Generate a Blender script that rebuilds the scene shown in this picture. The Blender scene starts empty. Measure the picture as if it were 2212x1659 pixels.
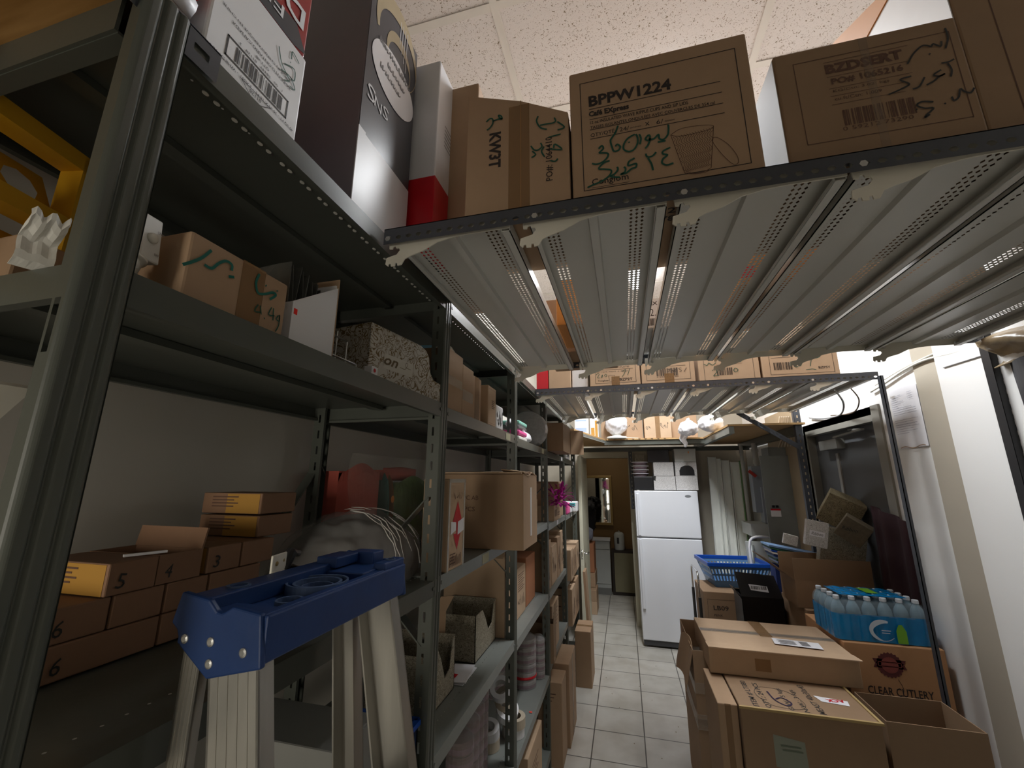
import bpy, math, random
from mathutils import Vector, Matrix
random.seed(7)
S = bpy.context.scene
COL = S.collection
PI = math.pi

# ------------------------------------------------------------------ camera, world, lamps, exposure
YAW, PITCH, ROLL = 0.25882, 0.22703, 0.00376
_fw = Vector((-math.sin(YAW)*math.cos(PITCH), math.cos(YAW)*math.cos(PITCH), math.sin(PITCH)))
_rt = Vector((math.cos(YAW), math.sin(YAW), 0))
_up = _rt.cross(_fw)
_r = _rt*math.cos(ROLL)+_up*math.sin(ROLL)
_u = -_rt*math.sin(ROLL)+_up*math.cos(ROLL)
cam_d = bpy.data.cameras.new('camera')
cam_d.sensor_width = 36
cam_d.lens = 894.56/2212*36
cam_d.clip_start = 0.02
cam = bpy.data.objects.new('camera', cam_d)
COL.objects.link(cam)
M3 = Matrix((_r, _u, -_fw)).transposed()
cam.matrix_world = Matrix.Translation((0, 0, 1.75)) @ M3.to_4x4()
S.camera = cam
S.view_settings.view_transform = 'Standard'
S.view_settings.look = 'None'
S.view_settings.gamma = 1
S.view_settings.exposure = 0.0
S.view_settings.use_curve_mapping = False
S.cycles.use_denoising = True
S.cycles.max_bounces = 10
S.cycles.diffuse_bounces = 6
S.cycles.transparent_max_bounces = 16
S.cycles.sample_clamp_indirect = 6
S.cycles.caustics_reflective = False
S.cycles.caustics_refractive = False
W = bpy.data.worlds.new('world')
S.world = W
W.use_nodes = True
W.node_tree.nodes['Background'].inputs[0].default_value = (0.9, 0.95, 1.0, 1)
W.node_tree.nodes['Background'].inputs[1].default_value = 0.02

def area(name, loc, sx, sy, power, col, rot=(0, 0, 0)):
    d = bpy.data.lights.new(name, 'AREA')
    d.shape = 'RECTANGLE'; d.size = sx; d.size_y = sy
    d.energy = power; d.color = col
    o = bpy.data.objects.new(name, d)
    o.location = loc; o.rotation_euler = rot
    COL.objects.link(o)
    return o
MAIN_W, REAR_W, REAR_LEFT_W, BACK_W = 130, 15, 2.8, 3
area('strip_lamp', (0.30, 3.17, 3.755), 0.24, 2.38, MAIN_W, (0.95, 0.975, 1.0))
o = area('rear_fill', (0.2, -1.45, 3.84), 1.15, 0.54, REAR_W, (1.0, 0.95, 0.86))  # added unseen fill behind the camera, its beam narrowed towards the floor
o.data.spread = math.radians(80)
# added warm light from an unseen source, low behind the camera at left
o = area('rear_left_fill', (-0.85, -1.5, 1.35), 0.5, 1.3, REAR_LEFT_W, (1.0, 0.93, 0.80), (math.radians(95), 0, math.radians(2)))
o.data.spread = math.radians(55)
area('back_room_fill', (-0.3, 6.6, 2.60), 0.3, 0.3, BACK_W, (1.0, 0.92, 0.78))  # added light without a fixture, dimly filling the room beyond the doorway

# ------------------------------------------------------------------ materials
MATS = {}
def _new(name):
    m = bpy.data.materials.new(name); m.use_nodes = True
    nt = m.node_tree
    return m, nt, nt.nodes['Principled BSDF']
def _n(nt, t, **k):
    n = nt.nodes.new(t)
    for a, v in k.items():
        if a in n.inputs.keys(): n.inputs[a].default_value = v
        else: setattr(n, a, v)
    return n
def mat(name, col, rough=0.6, metal=0.0, var=0.08, scale=8.0, bump=0.0, bscale=60, alpha=1.0, spec=0.5, trans=0.0, emit=None, estr=0, stretch=(1, 1, 1), ior=1.45):
    """painted / printed / moulded surface: base colour broken up by soft noise"""
    if name in MATS: return MATS[name]
    m, nt, b = _new(name)
    L = nt.links.new
    tc = _n(nt, 'ShaderNodeTexCoord')
    mp = _n(nt, 'ShaderNodeMapping'); mp.inputs['Scale'].default_value = stretch
    L(tc.outputs['Object'], mp.inputs['Vector'])
    nz = _n(nt, 'ShaderNodeTexNoise'); nz.inputs['Scale'].default_value = scale; nz.inputs['Detail'].default_value = 5
    L(mp.outputs[0], nz.inputs['Vector'])
    mx = _n(nt, 'ShaderNodeMix', data_type='RGBA')
    c = Vector(col)
    mx.inputs[6].default_value = (*(c*(1-var)), 1); mx.inputs[7].default_value = (*(c*(1+var)), 1)
    L(nz.outputs['Fac'], mx.inputs[0]); L(mx.outputs[2], b.inputs['Base Color'])
    b.inputs['Roughness'].default_value = rough; b.inputs['Metallic'].default_value = metal
    b.inputs['Specular IOR Level'].default_value = spec
    b.inputs['Alpha'].default_value = alpha
    b.inputs['Transmission Weight'].default_value = trans
    b.inputs['IOR'].default_value = ior
    if emit: b.inputs['Emission Color'].default_value = (*emit, 1); b.inputs['Emission Strength'].default_value = estr
    if bump:
        n2 = _n(nt, 'ShaderNodeTexNoise'); n2.inputs['Scale'].default_value = bscale; n2.inputs['Detail'].default_value = 3
        L(mp.outputs[0], n2.inputs['Vector'])
        bp = _n(nt, 'ShaderNodeBump'); bp.inputs['Strength'].default_value = bump; bp.inputs['Distance'].default_value = 0.004
        L(n2.outputs['Fac'], bp.inputs['Height']); L(bp.outputs[0], b.inputs['Normal'])
    MATS[name] = m
    return m
def kraft(name, col, flute=True):
    """corrugated kraft board: mottled colour, faint vertical fluting"""
    m, nt, b = _new(name); L = nt.links.new
    tc = _n(nt, 'ShaderNodeTexCoord')
    nz = _n(nt, 'ShaderNodeTexNoise'); nz.inputs['Scale'].default_value = 6; nz.inputs['Detail'].default_value = 8; nz.inputs['Roughness'].default_value = .7
    L(tc.outputs['Object'], nz.inputs['Vector'])
    mx = _n(nt, 'ShaderNodeMix', data_type='RGBA'); c = Vector(col)
    mx.inputs[6].default_value = (*(c*.84), 1); mx.inputs[7].default_value = (*(c*1.14), 1)
    L(nz.outputs['Fac'], mx.inputs[0]); L(mx.outputs[2], b.inputs['Base Color'])
    b.inputs['Roughness'].default_value = .72; b.inputs['Specular IOR Level'].default_value = .3
    wv = _n(nt, 'ShaderNodeTexWave'); wv.inputs['Scale'].default_value = 55; wv.bands_direction = 'DIAGONAL'
    mp = _n(nt, 'ShaderNodeMapping'); mp.inputs['Scale'].default_value = (1, 1, .02)
    L(tc.outputs['Object'], mp.inputs['Vector']); L(mp.outputs[0], wv.inputs['Vector'])
    bp = _n(nt, 'ShaderNodeBump'); bp.inputs['Strength'].default_value = .04; bp.inputs['Distance'].default_value = .001
    L(wv.outputs['Fac'], bp.inputs['Height']); L(bp.outputs[0], b.inputs['Normal'])
    MATS[name] = m; return m
def floral(name, base, leaf, scale=14, thr=.5):
    """wrapping paper covered in small curling leaf scrolls"""
    m, nt, b = _new(name); L = nt.links.new
    tc = _n(nt, 'ShaderNodeTexCoord')
    nz = _n(nt, 'ShaderNodeTexNoise'); nz.inputs['Scale'].default_value = scale; nz.inputs['Detail'].default_value = 1.2; nz.inputs['Distortion'].default_value = 2.6
    L(tc.outputs['Object'], nz.inputs['Vector'])
    rp = _n(nt, 'ShaderNodeValToRGB'); cr = rp.color_ramp; e = cr.elements
    e[0].position = 0; e[0].color = (*base, 1); e[1].position = 1; e[1].color = (*base, 1)
    for p, c in ((thr-.10, base), (thr-.085, leaf), (thr-.045, leaf), (thr-.03, base), (thr+.03, base), (thr+.045, leaf), (thr+.075, leaf), (thr+.09, base)):
        q = e.new(p); q.color = (*c, 1)
    L(nz.outputs['Fac'], rp.inputs[0]); L(rp.outputs[0], b.inputs['Base Color'])
    b.inputs['Roughness'].default_value = .5
    MATS[name] = m; return m

K = kraft('kraft_board', (.39, .262, .165))
KD = kraft('kraft_board_dark', (.29, .19, .115))
KL = kraft('kraft_board_light', (.50, .355, .235))
KR = kraft('kraft_board_red', (.40, .17, .085))
KIN = kraft('kraft_board_inside', (.30, .175, .085))
INK = mat('box_ink', (.025, .018, .016), .6)
INKB = mat('box_ink_brown', (.11, .055, .035), .7)
GREEN = mat('marker_green', (.005, .075, .048), .5)
BLACKM = mat('marker_black', (.02, .02, .018), .5)
TAPE = mat('packing_tape', (.36, .21, .10), .18, alpha=.55, var=.05)
TAPEC = mat('clear_tape', (.62, .56, .48), .15, alpha=.28, var=.05)
WHITEB = mat('white_board', (.72, .72, .73), .45)
WHITEG = mat('white_gloss_print', (.72, .73, .76), .34)
DARKG = mat('charcoal_gloss_print', (.055, .057, .068), .30)
GREYG = mat('grey_purple_print', (.17, .15, .165), .45)
GOLD = mat('gold_print', (.40, .33, .21), .3)
RED = mat('red_print', (.55, .012, .022), .3)
REDD = mat('dark_red_print', (.30, .02, .02), .35)
STEEL = mat('olive_steel_paint', (.085, .092, .078), .34, var=.18, scale=5, bump=.05)
STEELL = mat('grey_steel_paint', (.20, .215, .20), .36, var=.15, scale=9)
RAIL = mat('slate_steel_paint', (.055, .06, .072), .38, var=.12)
DECK = mat('putty_steel_paint', (.62, .62, .59), .36, var=.06, scale=4)
CREAM = mat('cream_steel_paint', (.72, .69, .60), .38, var=.05)
BOLT = mat('zinc_bolt', (.62, .62, .60), .28, metal=.8)
ALU = mat('brushed_aluminium', (.50, .485, .445), .36, metal=.85, var=.12, scale=3, stretch=(30, 30, .6))
WALL = mat('cream_wall_paint', (.56, .535, .475), .6, var=.03, scale=2, bump=.05, bscale=90)
WALLW = mat('white_wall_paint', (.82, .82, .81), .55, var=.03, scale=3, bump=.04, bscale=120)
WALLT = mat('taupe_wall_paint', (.42, .38, .31), .6, var=.05, scale=4)
BROWNW = mat('brown_wall_paint', (.20, .115, .04), .6, var=.1, scale=3)
BLUEP = mat('blue_ladder_plastic', (.012, .042, .155), .42, var=.3, scale=14, bump=.1)
BLUEB = mat('blue_basket_plastic', (.01, .075, .42), .3, var=.05)
DUST = mat('dusty_blue_plastic', (.06, .10, .20), .6, var=.5, scale=20)
BLACK = mat('black_card', (.012, .012, .014), .35)
DKGREY = mat('dark_grey_door_paint', (.10, .105, .11), .45, var=.12, scale=2)
GALV = mat('galvanised_steel', (.27, .29, .285), .42, metal=.35, var=.15, scale=7)
PVC = mat('grey_white_enamel', (.50, .52, .50), .4, var=.08)
PAPER = mat('white_paper', (.80, .80, .84), .6, var=.02)
PINKP = mat('pink_paper', (.80, .10, .34), .5)
MAG = mat('magenta_petal', (.42, .01, .26), .5, var=.3, scale=30)
YEL = mat('yellow_steel_paint', (.62, .33, .015), .42, var=.1, scale=5)
YPR = mat('yellow_print', (.42, .22, .04), .5, var=.1)
ENAMEL = mat('white_fridge_enamel', (.70, .72, .76), .3, var=.01, bump=.03, bscale=400)
WPLAST = mat('white_plastic', (.72, .71, .66), .4)
WBAG = mat('white_plastic_bag', (.86, .86, .90), .4, var=.03, bump=.6, bscale=30, alpha=.93)
CLEAR = mat('clear_wrap', (.75, .75, .74), .10, alpha=.22, var=.3, scale=30, bump=1.0, bscale=26)
WATERB = mat('water_bottle_plastic', (.22, .34, .42), .08, alpha=.68, var=.35, scale=25, spec=.8)
FILM = mat('blue_water_film', (.0, .17, .42), .16, alpha=.90, var=.22, scale=16, bump=.3, bscale=40)
FILMC = mat('clear_water_film', (.45, .55, .62), .1, alpha=.16, var=.4, scale=18, bump=.8, bscale=30)
LIME = mat('lime_print', (.17, .42, .03), .3)
FLOR = floral('gold_scroll_paper', (.50, .47, .41), (.15, .09, .02), 19, .50)
FLORS = floral('fine_scroll_paper', (.40, .36, .28), (.10, .08, .045), 50, .50)
FLORW = floral('white_scroll_paper', (.68, .67, .66), (.30, .29, .29), 60, .50)
GREENP = mat('green_steel_paint', (.10, .24, .06), .4)
PINKF = mat('pink_fabric', (.52, .11, .08), .8, var=.15, bump=.5, bscale=30)
GREENF = mat('green_fabric', (.10, .17, .045), .9, var=.5, scale=60, stretch=(1, 1, .15), bump=.6)
TEALF = mat('teal_fabric', (.04, .13, .12), .9)
ORANGE = mat('orange_print', (.75, .25, .03), .5)
MAROON = mat('maroon_cloth', (.020, .003, .006), .9, bump=.4, bscale=12)
BCLOTH = mat('black_cloth', (.012, .011, .013), .7, bump=.8, bscale=9)
TANP = mat('tan_poly_sheet', (.33, .25, .15), .3, bump=1, bscale=12)
RUBBER = mat('black_rubber', (.02, .02, .02), .6)
CHROME = mat('chrome', (.8, .8, .8), .12, metal=1)
MIRROR = mat('mirror_glass', (.85, .85, .82), .03, metal=1, var=0)
BRASS = mat('gilt_frame', (.33, .22, .08), .35, metal=.4)
POLY = mat('smoke_poly_sleeve', (.10, .10, .09), .13, alpha=.85, var=.6, scale=8, bump=.6, bscale=14)
WIRE = mat('nickel_wire', (.45, .45, .43), .3, metal=.9)
GLASSB = mat('smoked_lid', (.05, .05, .06), .1, alpha=.85)

def ply():
    m, nt, b = _new('plywood'); L = nt.links.new
    tc = _n(nt, 'ShaderNodeTexCoord'); mp = _n(nt, 'ShaderNodeMapping'); mp.inputs['Scale'].default_value = (2.2, 26, 20); mp.inputs['Rotation'].default_value = (0, 0, .5)
    L(tc.outputs['Object'], mp.inputs[0])
    nz = _n(nt, 'ShaderNodeTexNoise'); nz.inputs['Scale'].default_value = 1.6; nz.inputs['Detail'].default_value = 7
    L(mp.outputs[0], nz.inputs['Vector'])
    rp = _n(nt, 'ShaderNodeValToRGB'); e = rp.color_ramp.elements
    e[0].position = .3; e[0].color = (.30, .145, .035, 1); e[1].position = .7; e[1].color = (.58, .33, .12, 1)
    L(nz.outputs['Fac'], rp.inputs[0]); L(rp.outputs[0], b.inputs['Base Color']); b.inputs['Roughness'].default_value = .55
    return m
PLY = ply()
def tiles():
    m, nt, b = _new('floor_tiles'); L = nt.links.new
    tc = _n(nt, 'ShaderNodeTexCoord'); mp = _n(nt, 'ShaderNodeMapping')
    mp.inputs['Location'].default_value = (-.041, -3.505, 0)
    L(tc.outputs['Object'], mp.inputs[0])
    br = _n(nt, 'ShaderNodeTexBrick'); br.offset = 0; br.squash = 1
    br.inputs['Scale'].default_value = 1; br.inputs['Brick Width'].default_value = .3445; br.inputs['Row Height'].default_value = .333
    br.inputs['Mortar Size'].default_value = .0042; br.inputs['Mortar Smooth'].default_value = .2
    br.inputs['Color1'].default_value = (.60, .58, .53, 1); br.inputs['Color2'].default_value = (.54, .525, .48, 1); br.inputs['Mortar'].default_value = (.10, .095, .085, 1)
    L(mp.outputs[0], br.inputs['Vector'])
    nz = _n(nt, 'ShaderNodeTexNoise'); nz.inputs['Scale'].default_value = 5; nz.inputs['Detail'].default_value = 9
    L(tc.outputs['Object'], nz.inputs['Vector'])
    rp = _n(nt, 'ShaderNodeValToRGB'); e = rp.color_ramp.elements; e[0].position = .3; e[0].color = (.80, .78, .75, 1); e[1].position = .62; e[1].color = (1, 1, 1, 1)
    L(nz.outputs['Fac'], rp.inputs[0])
    mx = _n(nt, 'ShaderNodeMix', data_type='RGBA', blend_type='MULTIPLY'); mx.inputs[0].default_value = 1
    L(br.outputs['Color'], mx.inputs[6]); L(rp.outputs[0], mx.inputs[7]); L(mx.outputs[2], b.inputs['Base Color'])
    b.inputs['Roughness'].default_value = .32
    bp = _n(nt, 'ShaderNodeBump'); bp.inputs['Strength'].default_value = .4; bp.inputs['Distance'].default_value = .002; bp.invert = True
    L(br.outputs['Fac'], bp.inputs['Height']); L(bp.outputs[0], b.inputs['Normal'])
    return m
TILES = tiles()
def acoustic():
    m, nt, b = _new('acoustic_ceiling_tile'); L = nt.links.new
    tc = _n(nt, 'ShaderNodeTexCoord')
    nz = _n(nt, 'ShaderNodeTexNoise'); nz.inputs['Scale'].default_value = 95; nz.inputs['Detail'].default_value = 1.5; nz.inputs['Distortion'].default_value = 1.6
    L(tc.outputs['Object'], nz.inputs['Vector'])
    rp = _n(nt, 'ShaderNodeValToRGB'); e = rp.color_ramp.elements
    e[0].position = .335; e[0].color = (.20, .16, .11, 1); e[1].position = .375; e[1].color = (.64, .60, .585, 1)
    L(nz.outputs['Fac'], rp.inputs[0]); L(rp.outputs[0], b.inputs['Base Color']); b.inputs['Roughness'].default_value = .9
    bp = _n(nt, 'ShaderNodeBump'); bp.inputs['Strength'].default_value = .3; bp.inputs['Distance'].default_value = .003
    L(nz.outputs['Fac'], bp.inputs['Height']); L(bp.outputs[0], b.inputs['Normal'])
    return m
ACOU = acoustic()
TBAR = mat('ceiling_grid_paint', (.60, .57, .53), .5)

# ------------------------------------------------------------------ mesh helpers
class MB:
    def __init__(s): s.v = []; s.f = []; s.m = []; s.mi = 0
    def face(s, pts):
        n = len(s.v); s.v += [tuple(p) for p in pts]; s.f.append(tuple(range(n, n+len(pts)))); s.m.append(s.mi)
    def add(s, vs, fs):
        n = len(s.v); s.v += [tuple(p) for p in vs]
        for f in fs: s.f.append(tuple(i+n for i in f)); s.m.append(s.mi)
    def box(s, x0, x1, y0, y1, z0, z1, M=None):
        vs = [Vector((x, y, z)) for z in (z0, z1) for y in (y0, y1) for x in (x0, x1)]
        if M: vs = [M @ v for v in vs]
        s.add(vs, [(0, 2, 3, 1), (4, 5, 7, 6), (0, 1, 5, 4), (2, 6, 7, 3), (0, 4, 6, 2), (1, 3, 7, 5)])
    def bar(s, p, q, w, h, up=(0, 0, 1)):
        p = Vector(p); q = Vector(q); d = (q-p).normalized(); a = d.cross(Vector(up))
        if a.length < 1e-4: a = d.cross(Vector((1, 0, 0)))
        a.normalize(); b = a.cross(d)
        vs = [e + a*(w/2*i) + b*(h/2*j) for e in (p, q) for i, j in ((-1, -1), (1, -1), (1, 1), (-1, 1))]
        s.add(vs, [(0, 1, 2, 3), (7, 6, 5, 4), (0, 4, 5, 1), (1, 5, 6, 2), (2, 6, 7, 3), (3, 7, 4, 0)])
    def tube(s, pts, r, n=8, cap=True):
        pts = [Vector(p) for p in pts]; rings = []
        rr = r if isinstance(r, (list, tuple)) else [r]*len(pts)
        pa = None
        for i, p in enumerate(pts):
            d = (pts[min(i+1, len(pts)-1)]-pts[max(i-1, 0)]).normalized()
            if pa is None: pa = d.orthogonal().normalized()
            a = (pa - d*pa.dot(d)); a = a.normalized() if a.length > 1e-5 else d.orthogonal().normalized(); pa = a; b = d.cross(a)
            rings.append([p+(a*math.cos(2*PI*k/n)+b*math.sin(2*PI*k/n))*rr[i] for k in range(n)])
        base = len(s.v)
        for rg in rings: s.v += [tuple(p) for p in rg]
        for i in range(len(rings)-1):
            for k in range(n):
                s.f.append((base+i*n+k, base+i*n+(k+1) % n, base+(i+1)*n+(k+1) % n, base+(i+1)*n+k)); s.m.append(s.mi)
        if cap:
            s.f.append(tuple(base+k for k in range(n))[::-1]); s.m.append(s.mi)
            e = base+(len(rings)-1)*n; s.f.append(tuple(e+k for k in range(n))); s.m.append(s.mi)
    def lathe(s, prof, c=(0, 0, 0), n=20, M=None):
        base = len(s.v)
        for r, z in prof:
            for k in range(n):
                v = Vector((r*math.cos(2*PI*k/n), r*math.sin(2*PI*k/n), z))
                if M: v = M @ v
                s.v.append(tuple(v+Vector(c)))
        for i in range(len(prof)-1):
            for k in range(n):
                s.f.append((base+i*n+k, base+i*n+(k+1) % n, base+(i+1)*n+(k+1) % n, base+(i+1)*n+k)); s.m.append(s.mi)
        s.f.append(tuple(base+k for k in range(n))[::-1]); s.m.append(s.mi)
        e = base+(len(prof)-1)*n; s.f.append(tuple(e+k for k in range(n))); s.m.append(s.mi)
    def prism(s, poly, o, a, b, n, t):
        """polygon poly in the plane (o; a,b), extruded by t along n"""
        o = Vector(o); a = Vector(a); b = Vector(b); n = Vector(n)
        lo = [o+a*x+b*y for x, y in poly]; hi = [p+n*t for p in lo]; k = len(poly)
        s.add(lo+hi, [tuple(range(k))[::-1], tuple(range(k, 2*k))]+[(i, (i+1) % k, (i+1) % k+k, i+k) for i in range(k)])
    def grid(s, fn, nu, nv):
        base = len(s.v)
        for j in range(nv+1):
            for i in range(nu+1): s.v.append(tuple(fn(i/nu, j/nv)))
        for j in range(nv):
            for i in range(nu):
                a = base+j*(nu+1)+i; s.f.append((a, a+1, a+nu+2, a+nu+1)); s.m.append(s.mi)
    def perf(s, o, a, b, w, h, nw, nh, kind='diamond', fx=.5, fy=.5, stag=False):
        """sheet w x h in the plane (o;a,b) pierced by nw x nh real holes"""
        o = Vector(o); a = Vector(a); b = Vector(b); cw = w/nw; ch = h/nh
        for i in range(nw):
            for j in range(nh):
                p = o+a*(i*cw)+b*(j*ch)
                A, B, C, D = p, p+a*cw, p+a*cw+b*ch, p+b*ch
                c = p+a*(cw/2)+b*(ch/2); hx = a*(cw*fx/2); hy = b*(ch*fy/2)
                if kind == 'diamond':
                    s.add([A, B, C, D, c-hy, c+hx, c+hy, c-hx], [(0, 1, 4), (1, 5, 4), (1, 2, 5), (2, 6, 5), (2, 3, 6), (3, 7, 6), (3, 0, 7), (0, 4, 7)])
                elif kind == 'round':
                    m_ = [A, (A+B)/2, B, (B+C)/2, C, (C+D)/2, D, (D+A)/2]; r_ = [c+hx*math.cos(t_)+hy*math.sin(t_) for t_ in [math.radians(225+45*k) for k in range(8)]]
                    s.add(m_+r_, [(k, (k+1) % 8, (k+1) % 8+8, k+8) for k in range(8)])
                elif kind == 'slot':
                    s.add([A, B, C, D, c-hx-hy, c+hx-hy, c+hx+hy, c-hx+hy], [(0, 1, 5, 4), (1, 2, 6, 5), (2, 3, 7, 6), (3, 0, 4, 7)])
                else:
                    q = hx*.42
                    s.add([A, B, C, D, c-hx, c-q-hy, c+q-hy, c+hx, c+q+hy, c-q+hy], [(0, 1, 6, 5), (1, 7, 6), (1, 2, 7), (2, 8, 7), (2, 3, 9, 8), (3, 4, 9), (3, 0, 4), (0, 5, 4)])
    def build(s, name, mats, parent=None, smooth=False, loc=None, bevel=0, solid=0):
        me = bpy.data.meshes.new(name); me.from_pydata(s.v, [], s.f)
        if not isinstance(mats, (list, tuple)): mats = [mats]
        for m in mats: me.materials.append(m)
        if len(mats) > 1: me.polygons.foreach_set('material_index', s.m)
        if smooth: me.polygons.foreach_set('use_smooth', [True]*len(me.polygons))
        me.update()
        o = bpy.data.objects.new(name, me); COL.objects.link(o)
        if parent is not None: o.parent = parent
        if loc: o.location = loc
        if bevel:
            b = o.modifiers.new('b', 'BEVEL'); b.width = bevel; b.segments = 2; b.limit_method = 'ANGLE'
        if solid:
            b = o.modifiers.new('s', 'SOLIDIFY'); b.thickness = solid; b.offset = 0
        return o
def tag(o, label, cat, group=None, kind=None):
    o['label'] = label; o['category'] = cat
    if group: o['group'] = group
    if kind: o['kind'] = kind
    return o
def thing(name, label, cat, loc=(0, 0, 0), rz=0, group=None, rot=None):
    o = bpy.data.objects.new(name, None); COL.objects.link(o); o.empty_display_size = .05
    o.location = loc; o.rotation_euler = rot if rot else (0, 0, rz)
    return tag(o, label, cat, group)
def struct(name, mb, m, **k):
    o = mb.build(name, m, **k)
    if o.parent is None: o['kind'] = 'structure'
    return o
def dup(root, loc, label, group=None, rz=None):
    r = root.copy(); COL.objects.link(r); r.location = loc; r['label'] = label
    if rz is not None: r.rotation_euler = (0, 0, rz)
    if group: r['group'] = group
    def rec(src, dst):
        for ch in [c for c in bpy.data.objects if c.parent == src]:
            c = ch.copy(); COL.objects.link(c); c.parent = dst
            rec(ch, c)
    rec(root, r)
    return r

# ---- lettering: font curves turned into meshes, placed on a face
_TX = {}
def text_geo(txt, bold=0.0, italic=0.0):
    key = (txt, bold, italic)
    if key in _TX: return _TX[key]
    c = bpy.data.curves.new('t', 'FONT'); c.body = txt; c.resolution_u = 2; c.offset = bold; c.shear = italic
    o = bpy.data.objects.new('t', c); COL.objects.link(o)
    dg = bpy.context.evaluated_depsgraph_get(); dg.update()
    me = bpy.data.meshes.new_from_object(o.evaluated_get(dg))
    vs = [(v.co.x, v.co.y) for v in me.vertices]; fs = [tuple(p.vertices) for p in me.polygons]
    bpy.data.objects.remove(o); bpy.data.curves.remove(c); bpy.data.meshes.remove(me)
    x0 = min(v[0] for v in vs); x1 = max(v[0] for v in vs); y0 = min(v[1] for v in vs); y1 = max(v[1] for v in vs)
    vs = [((x-x0)/(x1-x0), (y-y0)/(y1-y0)) for x, y in vs]
    _TX[key] = (vs, fs); return _TX[key]
def smooth_line(p, k=4):
    if len(p) < 3: return p
    q = [p[0]]+list(p)+[p[-1]]; out = []
    for i in range(1, len(q)-2):
        a, b, c, d = q[i-1], q[i], q[i+1], q[i+2]
        for j in range(k):
            t = j/k
            out.append(tuple(.5*((2*b[n])+(-a[n]+c[n])*t+(2*a[n]-5*b[n]+4*c[n]-d[n])*t*t+(-a[n]+3*b[n]-3*c[n]+d[n])*t**3) for n in (0, 1)))
    out.append(tuple(p[-1])); return out
BARS = [3, 1, 2, 1, 1, 3, 2, 2, 1, 1, 4, 1, 1, 2, 3, 1, 2, 1, 1, 1, 3, 2, 1, 3, 1, 1, 2, 2, 1, 4, 1, 2, 1, 1, 3, 1, 2, 3, 1, 1, 2, 1, 3, 2, 1, 1, 4, 1, 2, 1]
def draw(mb, o, a, b, n, items, W_=1, H_=1):
    """items in metres from the face's lower left corner"""
    o = Vector(o); a = Vector(a); b = Vector(b); n = Vector(n)
    P = lambda x, y, e=.0006: o+a*x+b*y+n*e
    def poly(ps, e=.0006): mb.face([P(x, y, e) for x, y in ps])
    for it in items:
        k = it[0]
        if k == 't':          # text, x, y, w, h, rot(deg), bold
            _, t, x, y, w, h = it[:6]; rot = math.radians(it[6]) if len(it) > 6 else 0; bo = it[7] if len(it) > 7 else 0
            vs, fs = text_geo(t, bo, it[8] if len(it) > 8 else 0)
            c, s_ = math.cos(rot), math.sin(rot)
            mb.add([P(x+c*u*w-s_*v*h, y+s_*u*w+c*v*h, .0008) for u, v in vs], fs)
        elif k == 'r':
            _, x0, y0, x1, y1 = it; poly([(x0, y0), (x1, y0), (x1, y1), (x0, y1)])
        elif k == 'f':
            _, x0, y0, x1, y1, w = it
            for r in ((x0, y0, x1, y0+w), (x0, y1-w, x1, y1), (x0, y0, x0+w, y1), (x1-w, y0, x1, y1)):
                poly([(r[0], r[1]), (r[2], r[1]), (r[2], r[3]), (r[0], r[3])])
        elif k == 'b':
            _, x, y, w, h = it[:5]; tot = sum(BARS); cx = x
            for i, q in enumerate(BARS):
                d = w*q/tot
                if i % 2 == 0: poly([(cx, y), (cx+d, y), (cx+d, y+h), (cx, y+h)])
                cx += d
        elif k == 's':
            _, pts, w = it; pts = smooth_line(pts)
            L, R = [], []
            for i, p in enumerate(pts):
                q0 = pts[max(i-1, 0)]; q1 = pts[min(i+1, len(pts)-1)]
                d = Vector((q1[0]-q0[0], q1[1]-q0[1])); d = d.normalized() if d.length > 1e-9 else Vector((1, 0))
                L.append((p[0]-d.y*w/2, p[1]+d.x*w/2)); R.append((p[0]+d.y*w/2, p[1]-d.x*w/2))
            for i in range(len(pts)-1): poly([L[i], R[i], R[i+1], L[i+1]], .001)
        elif k == 'p': poly(it[1], it[2] if len(it) > 2 else .0006)
        elif k == 'e':
            _, cx, cy, rx, ry = it[:5]; e = it[5] if len(it) > 5 else .0006
            poly([(cx+rx*math.cos(2*PI*i/28), cy+ry*math.sin(2*PI*i/28)) for i in range(28)], e)

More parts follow.
